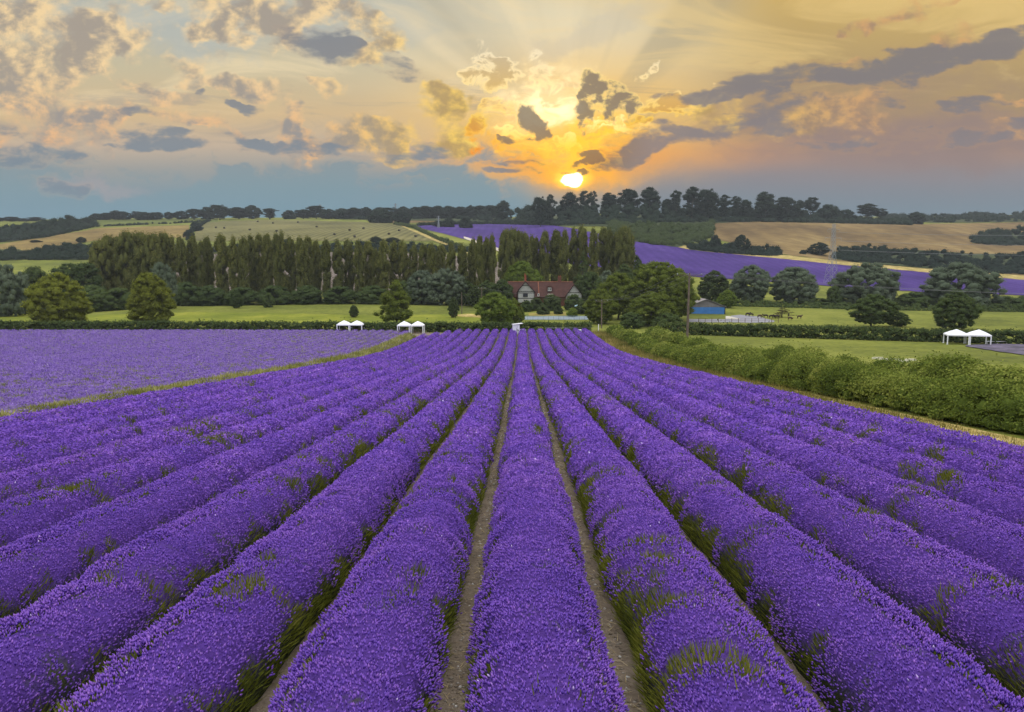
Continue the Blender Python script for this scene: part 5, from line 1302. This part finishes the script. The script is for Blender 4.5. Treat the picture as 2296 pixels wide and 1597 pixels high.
def window(x, y, w, h, yy_, fm='frame_cream', par=None, n=2):
    X, Z = hX(x), hZ(y); W_, H_ = w*PX, h*PX
    b = MB(); b.box((0,0,H_/2), (W_,.1,.12)); b.box((0,0,-H_/2), (W_+.2,.16,.12))
    for i in range(n+1): b.box((-W_/2+W_*i/n, .003, 0), (.12,.1,H_))
    f = b.build('window', M[fm], par or house, (X, yy_-.06, Z))
    b = MB(); b.box((0,.03,0), (W_,.04,H_)); b.build('pane', M['glass_dark'], f)
window(1178, 661.5, 10, 6.5, yg-.05, 'timber', None, 3)
window(1178, 673.5, 8, 5, yg-.05, 'frame_cream', None, 2)
window(1234.3, 662.5, 11, 6.5, -.02, 'frame_cream', None, 3)
window(1207.5, 661, 3, 5.5, -.35, 'plaster', None, 1)
b = MB(); X, Z = hX(1232.5), hZ(648.5)
b.box((0,0,0), (1.25,2.2,1.35)); dm = b.build('dormer', M['roof_tile'], house, (X, 1.35, Z))
b = MB(); r_ = [( .85*math.cos(q), .85*math.sin(q)*.75) for q in np.linspace(0, math.pi, 9)]
vs = [(a_, -1.3, .55+c_) for a_, c_ in r_]+[(a_, 2.0, .55+c_) for a_, c_ in r_]; k_ = len(r_)
b.add(vs, [(i, i+1, k_+i+1, k_+i) for i in range(k_-1)]+[tuple(range(k_-1, -1, -1)), tuple(range(k_, 2*k_))]); b.build('dormer_roof', M['roof_tile'], dm)
b = MB(); b.box((0,-1.13,.42), (1.05,.08,.1)); b.box((0,-1.13,-.5), (1.25,.12,.12)); [b.box((s,-1.133,-.04), (.11,.08,.95)) for s in (-.47,0,.47)]
b.build('window', M['plaster'], dm); b = MB(); b.box((0,-1.112,-.04), (.95,.03,.85)); b.build('pane', M['glass_dark'], dm)
# brick lean-to and garden wall
b = MB(); b.box((hX(1203), -1.0, .55), (1.6,1.8,4.4)); b.box((hX(1209.5), -1.2, -.2), (2.2,1.4,3.0)); b.build('lean_to', M['brick'], house)
p = at(1150, 240)
b = MB(); b.tube([(0,0,-.2),(0,0,8.4)], [.07,.04], 5); b.bar((-.5,0,8.0), (.5,0,8.0), .05)
o = b.build('mast', M['steel'], None, at(1137.5, 236)); tag(o, 'thin grey mast at the left end of the house roof', 'mast')
# parasol in the garden
p = hit(1299, 702)[0]
root = empty('parasol', tuple(p), 0); tag(root, 'pale blue garden parasol left of the great olive trees', 'parasol')
b = MB(); b.tube([(0,0,0),(0,0,2.5)], .03, 6); b.build('pole', M['white_paint'], root)
M['blue_cloth'] = plain('blue_cloth', (.35,.52,.60), .8, .1)
b = MB(); k_ = 8; vs = [(1.5*math.cos(i*math.tau/k_), 1.5*math.sin(i*math.tau/k_), 2.1) for i in range(k_)]+[(0,0,2.65)]+[(1.5*math.cos(i*math.tau/k_), 1.5*math.sin(i*math.tau/k_), 1.95) for i in range(k_)]
b.add(vs, [(i, (i+1) % k_, 8) for i in range(k_)]+[(9+i, 9+(i+1) % k_, (i+1) % k_, i) for i in range(k_)]); b.build('canopy', M['blue_cloth'], root)
# court fence
pts = hit(np.linspace(1160, 1322, 15), np.full(15, 717.5)); pts = np.array(pts)
root = empty('court_fence', tuple(pts[0]), 0); tag(root, 'low pale blue mesh fence along the court below the house', 'fence')
rel = pts-pts[0]
for q in rel:
    b = MB(); b.box((0,0,.55), (.07,.07,1.2)); b.build('post', M['steel'], root, tuple(q))
M['mesh_blue'] = plain('mesh_blue', (.22,.29,.34), .7, .1)
b = MB()
for i in range(len(rel)-1):
    for h_ in (.12,.4,.7,1.0,1.12): b.bar(Vector(rel[i])+Vector((0,-.05,h_)), Vector(rel[i+1])+Vector((0,-.05,h_)), .07)
b.build('rail', M['mesh_blue'], root)

# ------------------------------------------------------------------ blue barn
BY = 214.0; q = BY/FOC
bx = at(1585, BY); bz = ZC-float(ut(1585, 716.8)[1])*BY
barn = empty('blue_barn', (bx[0], BY, bz), 0); tag(barn, 'blue corrugated barn with a grey gable beside the concrete yard', 'barn')
def corr(name, col, sc_, var=.2):
    m_, n = new_mat(name); co = obj_co(n)
    w = n.n.new('ShaderNodeTexWave'); w.bands_direction = 'X'; n.put(w.inputs['Vector'], co); w.inputs['Scale'].default_value = sc_
    a = n.noise(co, .6, 5.0, .65)
    c = n.mix(n.ss(a, .35, .7), (*[k*(1-var) for k in col], 1), (*col, 1))
    finish(n, princ(n, c, .6, .3, w.outputs['Fac'], .6, .05)); return m_
M['blue_sheet'] = corr('blue_sheet', (.060,.22,.58), 1.2)
M['grey_sheet'] = corr('grey_sheet', (.22,.205,.21), 1.2, .35)
hw_ = 42*q; hh_ = height(1585, 688.7, BY)-height(1585, 716.8, BY); ha_ = height(1585, 671.6, BY)-height(1585, 716.8, BY); dl = 18
b = MB(); b.box((0, dl/2, hh_/2), (2*hw_, dl, hh_)); b.build('wall', M['blue_sheet'], barn)
b = MB(); b.add([(-hw_,-.03,hh_),(hw_,-.03,hh_),(0,-.03,ha_-.1),(-hw_,dl,hh_),(hw_,dl,hh_),(0,dl,ha_-.1)], [(0,1,2),(5,4,3),(0,3,4,1)]); b.build('gable', M['grey_sheet'], barn)
b = MB()
for s in (-1, 1):
    vs = [(0,-.4,ha_),(s*(hw_+.4),-.4,hh_+.0),(s*(hw_+.4),dl+.4,hh_+.0),(0,dl+.4,ha_)]; vs += [(a_, b_, c_+.15) for a_, b_, c_ in vs]
    b.add(vs, [(0,1,2,3),(7,6,5,4),(0,4,5,1),(1,5,6,2),(2,6,7,3),(3,7,4,0)])
b.build('roof', M['grey_sheet'], barn)
b = MB(); b.box((hw_+.03,-.04,hh_/2), (.22,.12,hh_)); b.build('corner_trim', M['dark'], barn)
pts = hit(np.linspace(1566, 1745, 13), np.full(13, 723.6))
root = empty('yard_fence', tuple(pts[0]), 0); tag(root, 'thin post and rail fence along the concrete yard', 'fence'); rel = np.array(pts)-pts[0]
for q_ in rel:
    b = MB(); b.box((0,0,.55), (.10,.10,1.15)); b.build('post', M['wood_brown'], root, tuple(q_))
b = MB()
for i in range(len(rel)-1):
    for h_ in (.55,1.0): b.bar(Vector(rel[i])+Vector((0,-.08,h_)), Vector(rel[i+1])+Vector((0,-.08,h_)), .05)
b.build('rail', M['wood_brown'], root)
# yellow and brown gate at the left end of the right-hand dark hedge
p = hit(1505, 746)[0]
root = empty('field_gate', tuple(p), 0); tag(root, 'brown wooden field gate at the end of the lane left of the tall pole', 'gate')
b = MB(); [b.bar((-1.6,0,h_), (2.6,0,h_), .09) for h_ in (.3,.6,.9,1.15)]; b.build('rail', M['wood_brown'], root)
for s in (-1.6, 2.6):
    b = MB(); b.box((s,.09,.65), (.14,.14,1.35)); b.build('post', M['wood_brown'], root)

# ------------------------------------------------------------------ poles, wires, pylon
def pole(base, htop, label, arm, arm_rz, lean=(0,0), r=.14, parts=True):
    root = empty('utility_pole', base, 0); tag(root, label, 'utility pole', 'utility poles')
    b = MB(); b.tube([(0,0,-.4),(lean[0]*.5,0,htop*.5),(lean[0],0,htop)], [r*1.15,r,r*.75], 8); b.build('post', M['wood_pole'], root)
    b = MB(); c_, s_ = math.cos(arm_rz), math.sin(arm_rz); A = Vector((c_*arm, s_*arm, 0)); T = Vector((lean[0], 0, htop-.35))
    b.bar(T-A, T+A, .13); b.bar(T-A*.5, T+Vector((0,0,-.7)), .06); b.bar(T+A*.5, T+Vector((0,0,-.7)), .06); b.build('crossarm', M['wood_pole'], root)
    ends = []
    for f in (-.92, -.05, .92):
        i_ = MB(); i_.tube([(0,0,0),(0,0,.12),(0,0,.25)], [.05,.09,.04], 6); i_.build('insulator', M['steel'], root, tuple(T+A*f+Vector((0,0,.06))))
        ends.append(Vector(base)+T+A*f+Vector((0,0,.28)))
    return ends
p1 = hit(1540, 787)[0]
h1 = ZC-float(ut(1548, 612)[1])*p1[1]-p1[2]
lean1 = (float(ut(1548, 612)[0])-float(ut(1540, 787)[0]))*p1[1]*.35
e1 = pole(tuple(p1), h1, 'tall weathered wooden pole with a crossarm rising from the right-hand hedge', 2.0, -.15, (lean1, 0), .19)
pm = M['white_paint']
p2 = at(1350, 172); p2 = (p2[0], p2[1], p2[2])
e2 = pole(p2, height(1347, 672, 172), 'grey wooden pole with a crossarm before the great olive trees by the court', 1.5, .1, (0, 0), .15)
p3 = at(1080, 205)
e3 = pole(p3, height(1080, 644, 205), 'slender pole left of the bright green tree at the meadow end', 1.0, .2, (0,0), .12)
p4 = at(1035, 215)
o = MB().tube([(0,0,-.3),(0,0,height(1035,655,215))], [.13,.09], 6).build('pole', M['wood_pole'], None, p4); tag(o, 'thin bare pole at the right end of the meadow', 'pole')
def wire(name, a, c, sag, label, r=.013):
    a = Vector(a); c = Vector(c); pts = [a.lerp(c, t)-Vector((0,0,sag*4*t*(1-t))) for t in np.linspace(0, 1, 15)]
    b = MB(); b.tube([q-a for q in pts], r, 4); o = b.build(name, M['cable'], None, tuple(a)); return tag(o, label, 'cable')
for i in range(3):
    wire('power_line', e1[i], e2[i], 1.1, ['left','middle','right'][i]+' power line strung between the tall pole and the pole by the court')
for i in range(3):
    f = at(2700, 118); tgt = Vector((f[0], f[1]+i*.9, f[2]+8.6))
    wire('power_line', e1[i], tgt, .9, ['left','middle','right'][i]+' power line running right from the tall pole')
wire('power_line', e2[1], e3[1], .8, 'power line between the pole by the court and the slender pole')
def pylon(x, Y, ytop, label, name='pylon', sc_=1.0, far=False):
    base = at(x, Y); h = height(x, ytop, Y)
    root = empty(name, base, .5); tag(root, label, 'pylon', 'electricity pylons')
    w0 = h*.085; wt_ = h*.018; th = max(.16, Y*.00042)
    def hw__(z): return w0*(1-z/h*.0) if False else (w0+(wt_-w0)*min(1, (z/h)/.55)*.82 if z/h < .55 else (w0+(wt_-w0)*.82)*(1-(z/h-.55)/.45)+wt_*(z/h-.55)/.45)
    b = MB(); lv = [0,.13,.25,.36,.46,.55,.63,.70,.77,.84,.91,1.0]
    for i in range(len(lv)-1):
        z0, z1 = lv[i]*h, lv[i+1]*h; a, c = hw__(z0), hw__(z1)
        cs0 = [(-a,-a,z0),(a,-a,z0),(a,a,z0),(-a,a,z0)]; cs1 = [(-c,-c,z1),(c,-c,z1),(c,c,z1),(-c,c,z1)]
        for k_ in range(4):
            b.bar(cs0[k_], cs1[k_], th); b.bar(cs0[k_], cs1[(k_+1) % 4], th*.6); b.bar(cs0[(k_+1) % 4], cs1[k_], th*.6); b.bar(cs1[k_], cs1[(k_+1) % 4], th*.6)
    b.build('tower', M['steel'], root)
    ends = []
    for f, L in ((.62,.17),(.77,.20),(.91,.15)):
        b = MB(); z = f*h; l = L*h
        for s in (-1, 1):
            b.bar((0,0,z+.02*h), (s*l,0,z), th*.8); b.bar((0,0,z-.012*h), (s*l,0,z), th*.8)
            b.bar((s*l,0,z), (s*l,0,z-.045*h), th*.6)
            ends.append(root.location+Vector((s*l*math.cos(.5), s*l*math.sin(.5), z-.045*h)))
        b.build('crossarm', M['steel'], root)
    return ends
ep = pylon(1863, 395, 502, 'tall grey lattice pylon in the hill lavender right of centre')
for i in range(6):
    f = at(2800, 520); wire('power_line', ep[i], Vector((f[0]+(i % 2)*8, f[1]+(i % 2)*5, f[2]+18+8*(i//2))), 3.0,
        ['lowest near','lowest far','middle near','middle far','topmost near','topmost far'][i]+' power line sagging right from the lattice pylon', .05)
pylon(890, 1010, 456, 'faint lattice pylon on the middle skyline behind the wood')
pylon(723, 1030, 458, 'faint lattice pylon on the skyline left of the even wood edge')
pylon(985, 760, 484, 'faint lattice pylon before the wheat strip above the hill lavender')

# ------------------------------------------------------------------ bales, cattle, small things
M['bale'] = plain('bale', (.060,.052,.036), .95, .3, 2.0)
def bale_mesh():
    b = MB(); n_ = 14; R_ = .8; W_ = .65
    prof = [(-W_,R_*.55),(-W_,R_*.93),(-W_*.9,R_),(W_*.9,R_),(W_,R_*.93),(W_,R_*.55)]
    vs = []; 
    for px_, r_ in prof: vs += [(px_, r_*math.cos(k*math.tau/n_), R_+r_*math.sin(k*math.tau/n_)) for k in range(n_)]
    fs = [(i*n_+k, i*n_+(k+1) % n_, (i+1)*n_+(k+1) % n_, (i+1)*n_+k) for i in range(len(prof)-1) for k in range(n_)]
    fs += [tuple(range(n_-1, -1, -1)), tuple((len(prof)-1)*n_+k for k in range(n_))]
    b.add(vs, fs); return b.mesh('hay_bale', True)
bm_ = bale_mesh(); bm_.materials.append(M['bale'])
bales = [(484,512),(503,513),(578,498.5),(612,502),(668,500),(710,510.5),(784,518),(815,514),(895,519),(872,527),(932,532),(795,533),(750,528),(620,520),(560,517)]
for i, (x, y) in enumerate(sorted(bales)):
    p = hit(x, y)[0]; o = bpy.data.objects.new('hay_bale', bm_); COL.objects.link(o); o.location = tuple(p); o.rotation_euler = (0,0,rng.uniform(0, 3)); o.scale = (1.25,)*3
    tag(o, '%s round dark hay bale from the left on the stubble field' % ORD[i], 'hay bale', 'hay bales on the stubble field')
M['hide'] = plain('hide', (.075,.040,.026), .8, .4, 2.0)
M['hide_dark'] = plain('hide_dark', (.035,.024,.020), .8, .4, 2.0)
def cow(p, rz, s, mat, label, graze):
    """body, neck and head in one skin; legs with a knee and a hock"""
    me = bpy.data.meshes.new('cow')
    hz = .45 if graze else 1.35
    vs = [(0,0,1.02),(.42,0,1.06),(.72,0,1.08),(.98,0,1.10 if not graze else .95),(1.22,0,hz+.12),(1.50,0,hz-.06),(-.40,0,1.04),(-.74,0,1.10),(-.86,0,1.0),(-.93,0,.55)]
    rd = [.34,.36,.33,.20,.16,.09,.34,.27,.06,.03]
    ed = [(0,1),(1,2),(2,3),(3,4),(4,5),(0,6),(6,7),(7,8),(8,9)]
    for sy in (-1, 1):
        o_ = len(vs)
        vs += [(.64,sy*.17,.72),(.66,sy*.18,.38),(.64,sy*.18,.03),(-.66,sy*.17,.78),(-.58,sy*.18,.55),(-.74,sy*.18,.36),(-.68,sy*.18,.03)]; rd += [.13,.065,.06,.16,.10,.06,.06]
        ed += [(2,o_),(o_,o_+1),(o_+1,o_+2),(7,o_+3),(o_+3,o_+4),(o_+4,o_+5),(o_+5,o_+6)]
        e_ = len(vs); vs += [(1.2,sy*.22,hz+.16)]; rd += [.04]; ed += [(4,e_)]
    me.from_pydata(vs, ed, [])
    o = bpy.data.objects.new('cow', me); COL.objects.link(o)
    md = o.modifiers.new('skin', 'SKIN'); md.use_smooth_shade = True
    for i, r_ in enumerate(rd): me.skin_vertices[0].data[i].radius = (r_, r_)
    me.skin_vertices[0].data[0].use_root = True
    o.modifiers.new('sub', 'SUBSURF').levels = 1; o.modifiers['sub'].render_levels = 1
    me.materials.append(M[mat]); o.location = p; o.rotation_euler = (0,0,rz); o.scale = (s,)*3
    return tag(o, label, 'cow', 'cattle in the right-hand pasture')
for (x, y, rz, mt, lb, gr_) in [(1792,715,.2,'hide','brown cow walking apart to the right of the reddish tree',False),(1771,718.5,.4,'hide','brown cow grazing just right of the reddish tree',True),(1768,712,1.2,'hide_dark','dark cow standing behind the brown grazing one right of the reddish tree',False),
        (1742,714.5,3.0,'hide_dark','dark cow close behind the reddish tree on its left',False),(1729,714,.1,'hide_dark','dark cow second to the left of the reddish tree',True),(1717,713,3.1,'hide_dark','dark cow third to the left of the reddish tree, in the middle of the herd',False),
        (1703,713.5,.2,'hide','brown cow near the edge of the concrete yard',True),(1684,710,3.0,'hide_dark','dark cow, second from the left of the herd',False),(1676,709,.3,'hide_dark','dark cow at the left end of the herd',False)]:
    cow(tuple(hit(x, y)[0]), rz, .74, mt, lb, gr_)
# sleepers lying in the right-hand pasture
for i, (x, y) in enumerate([(1968,805),(1995,808.5),(2025,812),(2065,817),(2085,820),(2040,809)]):
    p = hit(x, y)[0]; b = MB(); b.box((0,0,.10), (1.5 if i != 1 else 2.6,.22,.22), -.05); b.box((.1,.0,.24), (1.2,.20,.06), -.05)
    tag(b.build('plank', M['frame_cream'], None, tuple(p), False), '%s pale plank from the left lying in the near right-hand pasture' % ORD[[0,1,2,4,5,3][i]], 'plank', 'planks in the right-hand pasture')
for (x, Yh, yt, lb) in [(792,203,684,'small staked tree with a square guard in the meadow, left of the ovate tree'),(1016,203,666,'small staked tree with a square guard in the meadow, right of the ovate tree')]:
    t_ = tree('round', 'young_tree', x, Yh, yt, 24 if x < 900 else 27, 'leaf_scrub', lb, var=1)
    p = at(x, Yh); g = MB(); s_ = 1.15
    for a_ in (-1, 1):
        for b_ in (-1, 1): g.box((a_*s_/2, b_*s_/2, .8), (.10,.10,1.6))
    for h_ in (.5,1.0,1.45):
        g.bar((-s_/2,-s_/2,h_), (s_/2,-s_/2,h_), .09); g.bar((-s_/2,s_/2,h_), (s_/2,s_/2,h_), .09); g.bar((-s_/2,-s_/2,h_), (-s_/2,s_/2,h_), .09); g.bar((s_/2,-s_/2,h_), (s_/2,s_/2,h_), .09)
    go = g.build('tree_guard', M['wood_brown'], None, p); tag(go, ('square wooden guard around the left staked tree in the meadow' if x < 900 else 'square wooden guard around the right staked tree in the meadow'), 'tree guard')
# ------------------------------------------------------------------ evening haze in the valley
m_ = bpy.data.materials.new('haze'); m_.use_nodes = True; t_ = m_.node_tree; t_.nodes.clear()
pv = t_.nodes.new('ShaderNodeVolumePrincipled'); pv.inputs['Color'].default_value = (.80, .86, .95, 1); pv.inputs['Density'].default_value = .00011
pv.inputs['Anisotropy'].default_value = 0.0
ou = t_.nodes.new('ShaderNodeOutputMaterial'); t_.links.new(pv.outputs[0], ou.inputs['Volume'])
zs_ = V_all = [float(gz(np.array([x]), np.array([y]))[0]) for x in (-1500, -600, 0, 600, 1500) for y in (-120, 0, 200, 700, 1000, 1500, 5000)]
b = MB(); zlo = min(zs_)-3; zhi = 135.0
b.box((0, 4400, (zlo+zhi)/2), (26000, 9500, zhi-zlo)); hz = b.build('haze', m_); tag(hz, kind='stuff')

# ------------------------------------------------------------------ words for the setting and for what nobody could count
WORDS = {'ground': 'green valley floor and hillsides under everything', 'field_soil': 'brown soil between the lavender rows', 'verge': 'dry golden strip between the lavender and the hedge', 'lane': 'narrow grey lane between the two hedges',
 'pebbles': 'small pale stones on the bare soil paths', 'straw': 'bits of dry straw on the bare soil paths', 'haze': 'thin evening haze in the valley', 'hill_lavender_field': 'purple lavender field on the opposite hillside',
 'wheat_field': 'ripe wheat field on the opposite hillside', 'stubble_field': 'mown stubble field with dark hay bales', 'wheat_strip': 'thin wheat strip near the middle skyline', 'green_field': 'green field on the left hillside', 'grass_strip': 'green strip below the stubble field',
 'pale_field': 'pale ploughed field behind the long poplar row', 'field_margin': 'dry grassy field margin', 'chalk_track': 'pale chalky track', 'forest_floor': 'dark floor under the woods', 'concrete_yard': 'grey concrete yard beside the blue barn',
 'court_ground': 'bluish court surface below the house', 'garden_lawn': 'yellowish lawn in the garden', 'lavender_bed': 'dull grey-purple lavender bed by the right-hand gazebos', 'bright_meadow': 'bright green meadow behind the dark hedge'}
for o in list(COL.objects):
    if o.parent is None and 'label' not in o.keys() and o.type == 'MESH':
        o['label'] = WORDS.get(o.name.split('.')[0], o.name.split('.')[0].replace('_', ' ')+' in the valley')
